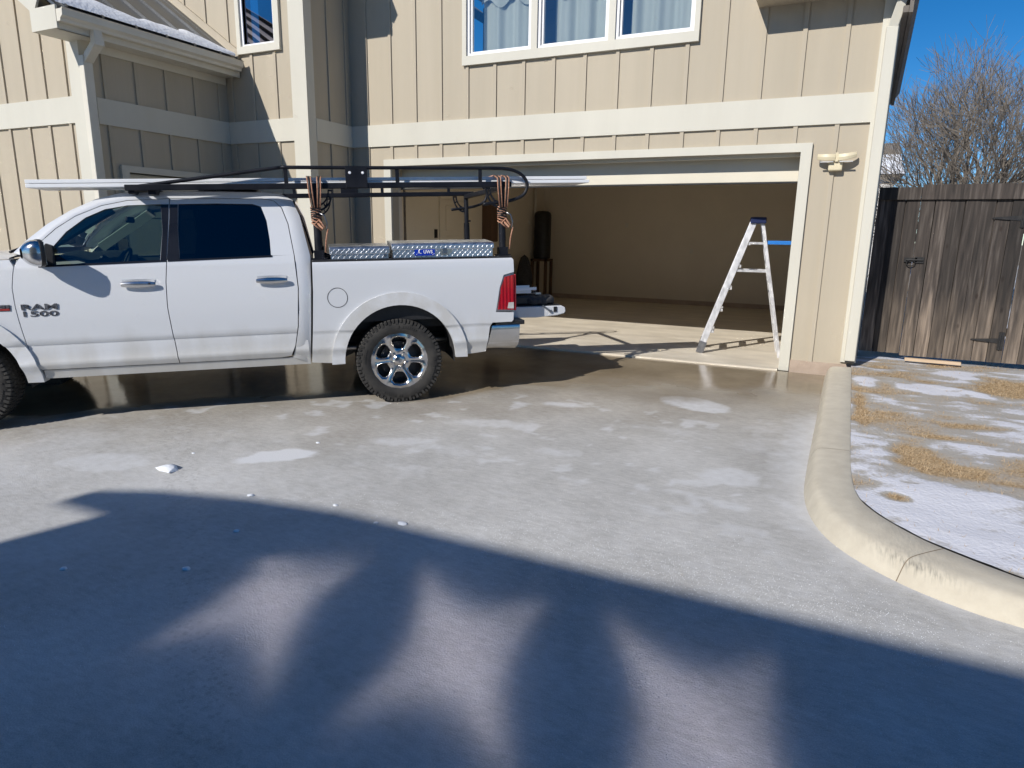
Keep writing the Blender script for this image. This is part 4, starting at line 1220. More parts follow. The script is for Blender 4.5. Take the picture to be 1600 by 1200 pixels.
# ---------------------------------------------------------------- house behind the camera that shades the foreground
bh = tag(empty('opposite_house', (2, -10, 0)), 'tan house opposite the garage whose roof shades the driveway', 'house')
mb = MB().prism([(-6.50,-.3),(9,-.3),(9,6.05),(-5.3,6.05),(-6.50,5.72)], lambda x, z: (x-2, 3.89, z), lambda x, z: (x-2, -5, z))
mb.build('wall', M['siding'], bh)
MB().prism([(-6.93,5.76),(-6.93,5.87),(-6.59,6.0),(-5.98,6.13),(-5.37,6.20),(-4.6,6.205),(9.5,6.24),(9.5,6.08),(-5.3,6.05),(-6.46,5.76)], lambda x, z: (x-2, 4.0, z), lambda x, z: (x-2, 3.89, z)).build('fascia', M['trim'], bh)
ro = MB().prism([(-6.50,5.74),(-6.50,6.0),(-5.98,6.12),(-5.37,6.19),(-4.6,6.20),(9.5,6.23),(9.5,6.08),(-5.3,6.06)], lambda x, z: (x-2, 3.889, z), lambda x, z: (x-2, -5.5, z+.0))
ro.build('roof', M['shingle'], bh)
for x in (-4.5,-1.5,2.5,5.5):
    for z in (.9,3.6):
        f_ = box('window', M['vinyl'], bh, x-2-.55, x-2+.55, 3.94, 4.01, z, z+1.4)
        box('pane', M['pane_dark'], f_, x-2-.48, x-2+.48, 4.011, 4.03, z+.07, z+1.33)
# ---------------------------------------------------------------- pickup truck (local: x to the rear, y away from the camera, z up)
TH, PH = R(41), R(1.6)
axv = Vector((math.cos(TH)*math.cos(PH), math.sin(TH)*math.cos(PH), math.sin(PH)))
ltv = Vector((-math.sin(TH), math.cos(TH), 0))
upt = axv.cross(ltv)
TM = Matrix((axv, ltv, upt)).transposed().to_4x4()
TM.translation = Vector((-4.325, 5.973, -.12))
truck = tag(empty('pickup_truck', mat=TM), 'white crew cab pickup truck parked on icy driveway with tailgate down', 'truck')

WZ = [.30,.42,.50,.53,.57,.62,.735,.748,.95,1.10,1.22,1.37,1.93,2.0]
WW = [.90,.945,.965,.98,.997,.986,.984,.997,1.003,.995,.982,.957,.748,.72]
def W(z): return float(np.interp(z, WZ, WW))
BZ = [.30,.42,.50,.53,.57,.62,.722,.735,.95,1.10,1.25,1.34,1.365,1.38]
BW = [.93,.965,.972,.982,.997,.990,.988,.998,1.006,1.006,1.002,.996,.986,.97]
def WB(z): return float(np.interp(z, BZ, BW))
FACEZ = [.44,.47,.50,.53,.55,.57,.59,.62,.66,.70,.721,.735,.748,.80,.88,.95,1.02,1.10,1.16,1.22,1.28,1.34,1.355,1.37,1.45,1.55,1.65,1.75,1.85]

def panel_mesh(polys, wf, side, off=0.0, thick=.03, xcuts=()):
    bm = bmesh.new()
    for poly in polys:
        vs = [bm.verts.new((x, 0, z)) for x, z in poly]
        bm.faces.new(vs)
    zlo = min(z for p in polys for _, z in p); zhi = max(z for p in polys for _, z in p)
    for z in FACEZ:
        if zlo+.002 < z < zhi-.002:
            bmesh.ops.bisect_plane(bm, geom=bm.verts[:]+bm.edges[:]+bm.faces[:], plane_co=(0,0,z), plane_no=(0,0,1), dist=1e-5)
    for x in xcuts:
        bmesh.ops.bisect_plane(bm, geom=bm.verts[:]+bm.edges[:]+bm.faces[:], plane_co=(x,0,0), plane_no=(1,0,0), dist=1e-5)
    bmesh.ops.triangulate(bm, faces=bm.faces[:])
    for v in bm.verts: v.co.y = side*(wf(v.co.z)+off)
    bm.normal_update()
    for f in bm.faces:
        if f.normal.y*side < 0: f.normal_flip()
        f.smooth = True
    if thick > 0:
        be = [e for e in bm.edges if e.is_boundary]
        for e in be: e.smooth = False
        r_ = bmesh.ops.extrude_edge_only(bm, edges=be)
        for v in r_['geom']:
            if isinstance(v, bmesh.types.BMVert): v.co.y -= side*thick
    me = bpy.data.meshes.new('panel')
    bm.to_mesh(me)
    bm.free()
    return me
def panel(name, mat, polys, wf, side, off=0.0, thick=.03, parent=None, xcuts=()):
    return link(name, panel_mesh(polys, wf, side, off, thick, xcuts), mat, parent or truck)

seam = [(-2.903,1.564),(-2.767,1.692),(-2.62,1.792),(-2.423,1.877),(-2.223,1.92),(-1.9,1.936),(-1.5,1.936),(-1.125,1.936),(-1.025,1.918),(-.960,1.853),(-.914,1.71),(-.878,1.424)]
def lower(poly): return poly
fd_front = [(-2.990,.522),(-3.009,.54),(-3.054,.682),(-3.077,.874),(-3.095,1.06),(-3.099,1.215),(-3.085,1.32),(-3.072,1.383)]
split = [(-1.889,1.931),(-1.896,1.772),(-1.927,1.446),(-1.933,1.412),(-1.953,1.231),(-1.962,1.014),(-1.948,.788),(-1.926,.515)]
gp = .0035
fd_low = fd_front+[(x-gp, z) for x, z in split[3:]]
fd_up = [(-3.072,1.383),(-3.055,1.43),(-3.0,1.485),(-2.899,1.56),(-2.763,1.688),(-2.617,1.787),(-2.421,1.872),(-2.222,1.915),(-1.908,1.931)]+[(x-gp, z) for x, z in split[:4]]+[(-1.985,1.410),(-1.957,1.663),(-1.961,1.887),(-2.223,1.877),(-2.397,1.845),(-2.546,1.776),(-2.693,1.661),(-2.792,1.542),(-2.845,1.388)]
rd_low = [(x+gp, z) for x, z in split[3:]][::-1]+[(-.886,1.436),(-.872,1.141),(-.900,.793),(-.937,.615),(-.979,.522),(-1.067,.510)]
rd_up = [(x+gp, z) for x, z in split[:4]][::-1]+[(-1.5,1.931),(-1.127,1.931),(-1.029,1.914),(-.967,1.851),(-.921,1.709),(-.886,1.436),(-1.08,1.434),(-1.082,1.569),(-1.099,1.738),(-1.14,1.863),(-1.21,1.886),(-1.504,1.892),(-1.823,1.887),(-1.835,1.662),(-1.832,1.420)]
winA = [(-2.85,1.38),(-2.80,1.545),(-2.70,1.665),(-2.552,1.782),(-2.40,1.851),(-2.223,1.884),(-1.955,1.894),(-1.950,1.663),(-1.978,1.40)]
winB = [(-1.838,1.415),(-1.841,1.662),(-1.829,1.893),(-1.504,1.898),(-1.21,1.892),(-1.136,1.868),(-1.094,1.74),(-1.076,1.569),(-1.074,1.426)]
fender = [(-4.62,.60),(-4.62,1.02),(-4.58,1.14),(-4.30,1.31),(-3.9,1.385),(-3.4,1.428),(-3.11,1.442),(-3.079,1.385),(-3.092,1.32),(-3.106,1.215),(-3.102,1.06),(-3.084,.874),(-3.061,.682),(-3.016,.54),(-2.998,.445),(-3.03,.43)]
FA = -3.645
for k in range(25):
    w = R(2+k*7.3)
    fender.append((FA+.565*math.cos(w), .42+.565*math.sin(w)))
fender.append((-4.215,.5))
bed = [(-.80,.445),(-.767,.788),(-.742,1.1),(-.731,1.368),(1.14,1.368),(1.158,1.35),(1.160,1.232),(1.055,1.205),(1.012,1.079),(.972,.845),(1.155,.835),(1.15,.76),(1.135,.742),(.936,.742),(.912,.70),(.868,.452),(.60,.43)]
for k in range(27):
    w = R(0+k*180/26)
    bed.append((.025+.575*math.cos(w), .42+.575*math.sin(w)))
bed += [(-.55,.43),(-.60,.425)]
def arc(cx, cz, r_, a0, a1, n, squash=1.0): return [(cx+r_*math.cos(R(a0+(a1-a0)*k/n)), cz+r_*squash*math.sin(R(a0+(a1-a0)*k/n))) for k in range(n+1)]
flareR = arc(.03,.425,.650,-1,181,30)+arc(.03,.425,.530,181,-1,30)
flareF = arc(FA,.425,.650,-1,181,30)+arc(FA,.425,.530,181,-1,30)
fl_off = .022
for side in (-1, 1):
    panel('front_fender', M['paint'], [fender], W, side, xcuts=(-4.3,-4,-3.7,-3.4))
    d1 = panel('front_door', M['paint'], [fd_low, fd_up], W, side)
    panel('window', M['autoglass'], [winA], W, side, -.014, 0, d1)
    panel('pillar_trim', M['blackgloss'], [[(-1.982,1.415),(-1.956,1.663),(-1.960,1.885),(-1.898,1.885),(-1.904,1.772),(-1.935,1.415)]], W, side, .003, .003, d1)
    panel('belt_trim', M['blackgloss'], [[(-2.90,1.376),(-2.90,1.392),(-1.938,1.416),(-1.938,1.400)]], W, side, .005, .01, d1)
    d2 = panel('rear_door', M['paint'], [rd_low, rd_up], W, side)
    panel('window', M['privacy'], [winB], W, side, -.014, 0, d2)
    panel('pillar_trim', M['blackgloss'], [[(-1.928,1.416),(-1.893,1.772),(-1.887,1.885),(-1.825,1.885),(-1.835,1.662),(-1.832,1.418)]], W, side, .003, .003, d2)
    panel('belt_trim', M['blackgloss'], [[(-1.925,1.400),(-1.925,1.416),(-1.07,1.437),(-1.07,1.421)]], W, side, .005, .01, d2)
    bs = panel('bed_side', M['paint'], [bed], WB, side, xcuts=(-.6,-.4,-.2,0,.2,.4,.6,.8,1.0))
    panel('wheel_flare', M['flare'], [flareR], WB, side, fl_off, .12)
    panel('wheel_flare', M['flare'], [flareF], W, side, fl_off, .12)
    panel('rocker_panel', M['paint'], [[(-2.985,.44),(-2.985,.515),(-1.0,.503),(-.96,.512),(-.925,.60),(-.885,.66),(-.82,.66),(-.812,.43)]], W, side, -.006, .06)
    # door handles
    for dd, x0 in ((d1, -2.295), (d2, -1.218)):
        hm = MB()
        n = 14
        def hf(u, v, x0=x0):
            a = 2*math.pi*v
            e = math.sin(math.pi*(.06+.88*u))**.35
            return (x0+.262*u, side*(W(1.22)+.032+.018*math.cos(a)*e), 1.218+.029*math.sin(a)*e)
        hm.grid(hf, n, 12)
        hd = hm.build('handle', M['chrome'], dd, smooth=True)
        cup = MB().grid(lambda u, v: (x0+.005+.25*u, side*(W(1.21)-.016*math.sin(math.pi*v)*math.sin(math.pi*u)+.002), 1.165+.095*v), 12, 6)
        cup.build('handle_cup', M['paint'], dd, smooth=True)
        if dd is d1: MB().lathe([(0,-.0015),(.008,-.0015),(.008,.001),(0,.001)], (x0+.222, side*(W(1.22)+.051), 1.224), 'y', 14).build('lock', M['black'], hd)
    # fuel lid ring
    if side < 0:
        rg = MB()
        rg.tube([(-.53+.089*math.cos(t), side*(WB(1.043+.089*math.sin(t))+.0005), 1.043+.089*math.sin(t)) for t in [2*math.pi*k/40 for k in range(40)]], .0028, 5, closed=True)
        rg.build('fuel_lid_gap', M['black'], bs)
pass

# cab frame: strip from the door seam to the outer line, then windshield, roof, back
S = [(-3.03,1.478)]+seam+[(-.864,1.141),(-.892,.793),(-.93,.615),(-.965,.505)]
E_ = [(-3.09,1.500),(-2.985,1.605),(-2.845,1.725),(-2.668,1.838),(-2.475,1.930),(-2.29,1.980),(-1.9,1.994),(-1.5,1.996),(-1.1,1.990),(-.955,1.972),(-.872,1.925),(-.812,1.78),(-.745,1.424),(-.757,1.141),(-.784,.793),(-.800,.60),(-.812,.44)]
inset = [.05,.055,.055,.055,.055,.055,.055,.055,.055,.055,.045,.035,.03,.03,.03,.03,.03]
for side in (-1, 1):
    cf = MB()
    nE = len(S)
    rows = []
    for i in range(nE):
        s_, e_ = S[i], E_[i]
        ys, ye = W(s_[1]), W(min(s_[1], 1.93))-inset[i]
        row = []
        for j in range(6):
            t = j/5
            x = s_[0]+(e_[0]-s_[0])*t; z = s_[1]+(e_[1]-s_[1])*t
            yy = ys-(ys-ye)*(t**2.2)
            row.append((x, side*yy, z))
        rows.append(row)
    cf.add([p for r_ in rows for p in r_], [(i*6+j, i*6+j+1, (i+1)*6+j+1, (i+1)*6+j) for i in range(nE-1) for j in range(5)])
    cf.build('cab_frame', M['paint'], truck, smooth=True)
EY = [W(min(S[i][1], 1.93))-inset[i] for i in range(len(S))]
def across(i0, i1, bulge, n=16, lift=0.0, sub=4):
    mb = MB()
    k = (i1-i0)*sub
    def fn(u, v):
        t = i0+(i1-i0)*v
        i = min(int(t), i1-1); f_ = t-i
        x = E_[i][0]*(1-f_)+E_[i+1][0]*f_; z = E_[i][1]*(1-f_)+E_[i+1][1]*f_; y_ = EY[i]*(1-f_)+EY[i+1]*f_
        c = 1-(2*u-1)**2
        return (x+bulge*c, (2*u-1)*y_, z+lift*c)
    mb.grid(fn, n, k)
    return mb
across(0, 4, -.14).build('windshield', M['autoglass'], truck, smooth=True)
across(4, 9, 0, lift=.035).build('roof', M['paint'], truck, smooth=True)
across(9, 12, .02).build('rear_window', M['privacy'], truck, smooth=True)
across(12, 16, .01).build('cab_back', M['paint'], truck, smooth=True)
# hood, cowl, front end
hd = MB().grid(lambda u, v: (-3.10-1.42*v-.04*(1-(2*u-1)**2), (2*u-1)*(W(1.44)-.06-.04*v), 1.445-.02*v-.28*v**3+.075*(1-abs(2*u-1)**3)*(1-.5*v)), 20, 12)
hd.build('hood', M['paint'], truck, smooth=True)
MB().grid(lambda u, v: (-3.14+.14*v-.05*(1-(2*u-1)**2), (2*u-1)*(W(1.48)-.05), 1.452+.05*v+.02*(1-(2*u-1)**2)), 16, 4).build('cowl', M['black'], truck, smooth=True)
for y0 in (-.75,-.05):
    MB().tube([(-3.16,y0,1.50),(-3.10,y0+.2,1.545),(-3.06,y0+.55,1.56)], .012, 6).build('wiper', M['black'], truck, smooth=True)
fe = MB()
fe.box(-4.66,-4.55,-.62,.62,.72,1.22)
fe.build('grille', M['chrome'], truck, bevel=.04)
MB().box(-4.78,-4.56,-.97,.97,.48,.72).build('front_bumper', M['chrome'], truck, bevel=.05, seg=3)
for s_ in (-1,1): MB().box(-4.645,-4.50,s_*.64 if s_>0 else -.95,.95 if s_>0 else -.64,.86,1.12).build('headlight', M['clearlens'], truck, bevel=.03)
# bed: inner walls, floor, caps
bi = MB()
bi.box(-.70,1.14,-.94,-.74,.80,1.362).box(-.70,1.14,.74,.94,.80,1.362).box(-.70,-.66,-.74,.74,.72,1.36).box(-.70,1.16,-.74,.74,.70,.79)
bi.build('bed_liner', M['black'], truck)
for s_ in (-1,1):
    MB().box(-.735,1.145,s_*.865 if s_>0 else -.983,.983 if s_>0 else -.865,1.362,1.386).build('rail_cap', M['black'], truck, bevel=.008)
# tail lamps (wrap the corner)
TL = [(1.057,1.200),(1.158,1.226),(1.158,.842),(.977,.850),(1.015,1.079)]
TI = [(1.066,1.186),(1.157,1.206),(1.157,.862),(.993,.868),(1.025,1.079)]
for s_ in (-1,1):
    tl = panel('tail_light', M['steel'], [TL], WB, s_, -.004, .05)
    panel('lens', M['red'], [TI], WB, s_, .004, .03, tl)
    panel('reverse_lens', M['clearlens'], [[(1.090,.878),(1.100,.935),(1.153,.937),(1.153,.874)]], WB, s_, .006, .01, tl)
    mb = MB().box(1.158,1.185,s_*.80 if s_>0 else -1.0,1.0 if s_>0 else -.80,.85,1.21)
    mb.build('rear_lens', M['red'], tl, bevel=.012)
    mb = MB().box(1.135,1.160,s_*.78 if s_>0 else -.985,.985 if s_>0 else -.78,.75,1.362)
    mb.build('bed_post', M['paint'], truck, bevel=.01)
# tailgate, folded down flat
tgo = empty('tailgate'); tgo.parent = truck
tgm = MB().prism([(1.215,.745),(1.215,.855),(1.745,.852),(1.785,.832),(1.79,.79),(1.775,.77),(1.70,.752),(1.46,.737)], lambda x, z: (x, -.76, z), lambda x, z: (x, .76, z))
tgm.build('skin', M['paint'], tgo, bevel=.008)
MB().box(1.23,1.73,-.72,.72,.855,.863).build('liner', M['black'], tgo)
for s_ in (-1,1):
    MB().bar((1.53,s_*.768,.862), (1.62,s_*.768,.80), .006, .018).build('support_strap', M['steel'], tgo)
    MB().lathe([(0,-.01),(.016,-.01),(.016,.01),(0,.01)], (1.62,s_*.765,.80), 'y', 12).build('strap_bolt', M['steel'], tgo)
    MB().box(1.655,1.69,s_*.764-.004,s_*.764+.004,.79,.845).build('latch', M['black'], tgo)
# rear bumper (chrome, wraps round)
def bprof(y_):
    return 1.245-.10*abs(y_/.98)**6
rbm = MB()
outl = [(.915,-.985)]+[(1.215,-.985)]+[(bprof(-.97+1.94*k/20)+.02, -.97+1.94*k/20) for k in range(21)]+[(1.215,.985),(.915,.985)]
lev = [(.46,.90,.92),(.50,.962,.97),(.56,.988,.992),(.66,1.0,1.0),(.706,1.006,1.004),(.712,1.0,1.0)]
vs = []
for z, sx, sy in lev:
    for x, y_ in outl:
        xx = .872+(z-.46)*.235 if x < .95 else .9+(x-.9)*sx
        vs.append((xx, y_*sy*1.016, z))
nO = len(outl)
rbm.add(vs, [(i*nO+j, i*nO+j+1, (i+1)*nO+j+1, (i+1)*nO+j) for i in range(len(lev)-1) for j in range(nO-1)]+[tuple(range(nO-1,-1,-1)), tuple((len(lev)-1)*nO+j for j in range(nO))])
rbm.build('rear_bumper', M['chrome'], truck, smooth=True, auto=40)
MB().box(.975,1.272,-.985,.985,.708,.75).build('bumper_step', M['black'], truck, bevel=.006)
hi = MB().box(1.15,1.34,-.04,.04,.50,.56).tube([(1.30,0,.56),(1.30,0,.60)], .014, 8).lathe([(0,.66),(.018,.655),(.026,.635),(.018,.612),(.0,.605)], (1.30,0,0), 'z', 12)
hi.build('hitch', M['iron'], truck)

# wheels
def make_tyre():
    mb = MB()
    Rr = .412
    prof = [(.262,-.10),(.275,-.128),(.30,-.139),(.335,-.143),(.365,-.138),(.388,-.128),(.402,-.112),(.404,-.05),(.404,.05),(.402,.112),(.388,.128),(.365,.138),(.335,.143),(.30,.139),(.275,.128),(.262,.10)]
    mb.lathe(prof, axis='y', n=72)
    N_ = 68
    for k in range(N_):
        w0 = 2*math.pi*k/N_
        for (ya, yb, r0, r1, ph, wd_) in ((-.142,-.075,.378,.4105,0,.7),(.075,.142,.378,.4105,.5,.7),(-.065,-.01,.40,.410,.35,.75),(.01,.065,.40,.410,.75,.75)):
            a = w0+ph*2*math.pi/N_; b = a+wd_*2*math.pi/N_*(1 if k % 2 else .8)
            rin = r0-(.016 if k % 2 and abs(ya) > .07 else 0)
            vs = []
            for ang in (a, b):
                for (rr_, y_) in ((rin, ya if abs(ya) > abs(yb) else yb), (r1-.008, ya if abs(ya) > abs(yb) else yb), (r1, (ya*.85+yb*.15) if abs(ya) > abs(yb) else (yb*.85+ya*.15)), (r1, yb if abs(ya) > abs(yb) else ya), (.395, yb if abs(ya) > abs(yb) else ya)):
                    vs.append((rr_*math.cos(ang), y_, rr_*math.sin(ang)))
            mb.add(vs, [(0,1,2,3,4),(9,8,7,6,5),(0,5,6,1),(1,6,7,2),(2,7,8,3),(3,8,9,4)])
    # raised lettering blocks on the outer sidewall
    rr2 = random.Random(2)
    for a0 in (R(150), R(330), R(60), R(240)):
        for q in range(9):
            a = a0+q*.062; b = a+.044
            r0, r1 = .325, .348
            y0 = -.1445
            vs = [(r_*math.cos(w), y_, r_*math.sin(w)) for y_ in (y0+.003, y0-.0015) for (r_, w) in ((r0,a),(r1,a),(r1,b),(r0,b))]
            if rr2.random() < .85: mb.add(vs, [(0,1,2,3),(4,5,6,7),(0,1,5,4),(1,2,6,5),(2,3,7,6),(3,0,4,7)])
    me = bpy.data.meshes.new('tyre'); me.from_pydata(mb.v, [], mb.f); me.materials.append(M['rubber'])
    bm = bmesh.new(); bm.from_mesh(me); bmesh.ops.recalc_face_normals(bm, faces=bm.faces); bm.to_mesh(me); bm.free()
    me.polygons.foreach_set('use_smooth', [True]*len(me.polygons)); me.set_sharp_from_angle(angle=R(35))
    return me
def make_rim():
    mb = MB()
    # face depth by radius (outboard is -y)
    def yf(r_): return float(np.interp(r_, [0,.05,.085,.12,.2,.235,.262,.278], [-.088,-.088,-.082,-.088,-.108,-.118,-.124,-.120]))
    def P(r_, ph, dy=0): return (r_*math.cos(ph), yf(r_)+dy, r_*math.sin(ph))
    for sct in range(6):
        c = R(90+60*sct)
        op = [(.118,-12.5),(.138,-18),(.184,-20.5),(.209,-18.5),(.225,-12),(.228,0),(.225,12),(.209,18.5),(.184,20.5),(.138,18),(.118,12.5),(.115,0)]
        ou = [(.06,-30),(.12,-30),(.19,-30),(.24,-30),(.272,-18),(.272,0),(.272,18),(.24,30),(.19,30),(.12,30),(.06,30),(.06,0)]
        # refine corner so the outer edge is round
        n = len(op)
        o3 = [P(r_, c+R(a)) for r_, a in op]
        md = [P(r_*.965+.0, c+R(a*1.0), .0) for r_, a in op]
        u3 = [P(r_, c+R(a)) for r_, a in ou]
        mid = []
        for (ro_, ao), (ru, au) in zip(op, ou):
            r_ = ro_*.55+ru*.45; a = ao*.55+au*.45
            q = P(r_, c+R(a), -.006)
            mid.append(q)
        lip = [(p[0]*.5+m2[0]*.5, p[1]*.5+m2[1]*.5+.002, p[2]*.5+m2[2]*.5) for p, m2 in zip(o3, mid)]
        inn_ = [(p[0]*.98, p[1]+.055, p[2]*.98) for p in o3]
        o3b = [(p[0], p[1]+.010, p[2]) for p in o3]
        allv = u3+mid+lip+o3b+inn_
        fs = []
        for lvl in range(4):
            for j in range(n):
                j2 = (j+1) % n
                fs.append((lvl*n+j, lvl*n+j2, (lvl+1)*n+j2, (lvl+1)*n+j))
        mb.add(allv, fs)
        # corner filler between (.24,-30) , (.272,-18) and next sector
        mb.add([P(.24,c+R(30)),P(.272,c+R(18)),P(.272,c+R(30)),P(.272,c+R(42))], [(0,1,2),(0,2,3)])
    mb.lathe([(.272,-.1225),(.279,-.126),(.283,-.122),(.281,-.105),(.262,-.095),(.255,-.02),(.25,.10)], axis='y', n=64)
    mb.lathe([(.062,-.088),(.05,-.098),(.043,-.104),(.03,-.107),(0,-.108)], axis='y', n=28)
    for k in range(5):
        a = R(90+36+72*k)
        mb.lathe([(.0,-.112),(.008,-.111),(.0125,-.104),(.0135,-.08)], (.078*math.cos(a),0,.078*math.sin(a)), 'y', 10)
    me = bpy.data.meshes.new('rim'); me.from_pydata(mb.v, [], mb.f); me.materials.append(M['rimchrome'])
    bm = bmesh.new(); bm.from_mesh(me)
    bmesh.ops.remove_doubles(bm, verts=bm.verts, dist=.0004)
    bmesh.ops.recalc_face_normals(bm, faces=bm.faces); bm.to_mesh(me); bm.free()
    me.polygons.foreach_set('use_smooth', [True]*len(me.polygons)); me.set_sharp_from_angle(angle=R(38))
    return me
ty_me, rim_me = make_tyre(), make_rim()
brk = MB().lathe([(0,-.03),(.18,-.03),(.18,-.01),(0,-.01)], axis='y', n=32).lathe([(.255,.0),(.0,.02)], axis='y', n=32)
brk_me = bpy.data.meshes.new('brake_disc'); brk_me.from_pydata(brk.v, [], brk.f); brk_me.materials.append(M['interior'])
cal_me = None
bad = MB().tube([(-.016,-.109,.008),(-.018,-.109,-.006),(-.008,-.109,-.012),(0,-.109,-.004),(.008,-.109,-.012),(.018,-.109,-.006),(.016,-.109,.008)], .004, 6).box(-.006,.006,-.112,-.107,-.018,.014)
bad_me = bpy.data.meshes.new('centre_emblem'); bad_me.from_pydata(bad.v, [], bad.f); bad_me.materials.append(M['steel'])
for (x, dz) in ((0.012, .0), (FA, .022)):
    for side in (-1, 1):
        w = empty('wheel'); w.parent = truck
        w.location = (x, side*.835, .406+dz)
        if side > 0: w.rotation_euler = (0, 0, math.pi)
        for nm, me in (('tyre', ty_me), ('rim', rim_me), ('brake_disc', brk_me), ('centre_emblem', bad_me)):
            o = bpy.data.objects.new(nm, me); COL.objects.link(o); o.parent = w
            if nm in ('rim', 'centre_emblem'): o.rotation_euler = (0, R(1.5), 0)
    # wheel housings
    for side in (-1, 1):
        wh = MB()
        wh.grid(lambda u, v: (x+.545*math.cos(R(-6+192*u)), side*(.45+.50*v), .425+.545*math.sin(R(-6+192*u))), 28, 1)
        wh.build('wheel_housing', M['interior'], truck, smooth=True, recalc=False)
        wf_ = MB().add([(x, side*.45, .6)]+[(x+.545*math.cos(R(-6+192*k/28)), side*.45, .425+.545*math.sin(R(-6+192*k/28))) for k in range(29)], [(0,k+1,k+2) for k in range(28)])
        wf_.build('wheel_housing', M['interior'], truck, recalc=False)
# chassis
ch = MB()
for s_ in (-1,1): ch.box(-4.4,1.10,s_*.42-.05,s_*.42+.05,.44,.60)
ch.box(-2.9,-.85,-.86,.86,.52,.56).box(-4.3,-3.0,-.5,.5,.40,.9)
ch.build('chassis', M['interior'], truck)
MB().tube([(.012,-.75,.41),(.012,.75,.41)], .045, 10).lathe([(0,-.14),(.1,-.1),(.14,0),(.1,.1),(0,.14)], (.012,.1,.41), 'y', 14).build('rear_axle', M['interior'], truck)
MB().tube([(-3.0,-.3,.5),(-1.0,-.35,.47),(-.2,-.55,.5),(.3,-.55,.55),(1.1,-.5,.5)], .035, 8).build('exhaust', M['steel'], truck, smooth=True)
MB().box(-1.9,-.75,.1,.62,.36,.52).build('fuel_tank', M['interior'], truck, bevel=.04)
# cabin
cb_ = MB().box(-2.98,-.85,-.85,.85,.56,.62).box(-2.95,-2.75,-.82,.82,.62,1.36)
cb_.build('cab_floor', M['interior'], truck)
ds_ = MB().grid(lambda u, v: (-3.0+.42*v, (2*u-1)*.84, 1.40+.07*math.sin(math.pi*min(1,v*1.05))+.05*math.exp(-((2*u-1)+.42)**2/.04)*v), 24, 8)
ds_.grid(lambda u, v: (-2.58, (2*u-1)*.84, .9+.52*v), 24, 2)
ds_.build('dashboard', M['interior'], truck, smooth=True, recalc=False)
stw = empty('steering_wheel'); stw.parent = truck
stw.location = (-2.43,-.42,1.34); stw.rotation_euler = (0, R(-62), 0)
MB().tube([(.185*math.cos(2*math.pi*k/32), .185*math.sin(2*math.pi*k/32), 0) for k in range(32)], .016, 8, closed=True).build('rim_ring', M['interior'], stw, smooth=True)
MB().box(-.06,.06,-.07,.07,-.04,.0).bar((-.18,0,-.01), (.18,0,-.01), .04, .015).bar((0,-.18,-.01), (0,.18,-.01), .04, .015).build('hub', M['interior'], stw, bevel=.01)
for (sx, sy, hw) in ((-2.02,-.42,.27),(-2.02,.42,.27)):
    se = empty('seat'); se.parent = truck; se.location = (sx, sy, .62)
    MB().box(-.28,.26,-hw,hw,.22,.40).build('cushion', M['interior'], se, bevel=.06, seg=3)
    MB().prism([(.18,.38),(.32,.38),(.44,1.0),(.30,1.02)], lambda x, z: (x,-hw*.95,z), lambda x, z: (x,hw*.95,z)).build('backrest', M['interior'], se, bevel=.05, seg=3)
    MB().box(.30,.42,-.14,.14,.98,1.19).build('headrest', M['interior'], se, bevel=.045, seg=3)
MB().box(-1.3,-.98,-.75,.75,.62,1.02).box(-1.08,-.9,-.75,.75,1.02,1.55).build('rear_bench', M['interior'], truck, bevel=.05, seg=3)
MB().grid(lambda u, v: (-2.3+1.4*v, (2*u-1)*.70, 1.925), 4, 4).build('headliner', M['interior_lt'], truck, recalc=False)
MB().box(-2.42,-2.39,-.12,.12,1.74,1.80).build('rear_view_mirror', M['interior'], truck, bevel=.015)
for s_ in (-1,1):
    for (a, b) in (((-2.93,1.50),(-2.36,1.86)), ((-1.90,1.40),(-1.86,1.90))):
        MB().bar((a[0],s_*(W(a[1])-.05),a[1]), (b[0],s_*(W(b[1])-.05),b[1]), .05, .09, (1,0,0)).build('inner_pillar', M['interior_lt'], truck)
    MB().box(-2.95,-.95,s_*.86-.02,s_*.86+.02,.7,1.385).build('door_card', M['interior'], truck)
# mirrors
for s_ in (-1,1):
    mi = empty('door_mirror'); mi.parent = truck; mi.location = (-2.86, s_*(W(1.45)+.0), 1.45)
    mh = empty('mirror_head'); mh.parent = mi; mh.location = (0, s_*.205, 0); mh.rotation_euler = (0, 0, -s_*R(30))
    mb = MB()
    def mf(u, v):
        a = 2*math.pi*u
        sx = math.copysign(abs(math.cos(a))**.6, math.cos(a)); sz = math.copysign(abs(math.sin(a))**.6, math.sin(a))
        k = math.sin(math.pi*.5*min(1, .12+v*.95))**.6
        return (-.075+.105*v, s_*(.125*sx*k), .045+.105*sz*k)
    mb.grid(mf, 28, 8)
    mb.build('shell', M['chrome'], mh, smooth=True)
    mb = MB()
    mb.prism([(.13*math.copysign(abs(math.cos(t))**.6, math.cos(t)), .045+.11*math.copysign(abs(math.sin(t))**.6, math.sin(t))) for t in [2*math.pi*k/28 for k in range(28)]], lambda y_, z: (.030, s_*y_, z), lambda y_, z: (.062, s_*y_, z))
    mb.build('housing', M['black'], mh, bevel=.008)
    MB().box(.0625,.0645,-.11,.11,-.045,.135).build('mirror_glass', M['chrome'], mh)
    MB().prism([(-.10,-.07),(.08,-.07),(.08,.10),(.03,.12)], lambda x, z: (x, s_*-.02, z), lambda x, z: (x, s_*.012, z)).build('sail_panel', M['black'], mi, bevel=.006)
    MB().bar((-.02,s_*.0,-.04), (.0,s_*.13,-.01), .07, .055).build('arm', M['black'], mi, bevel=.01)
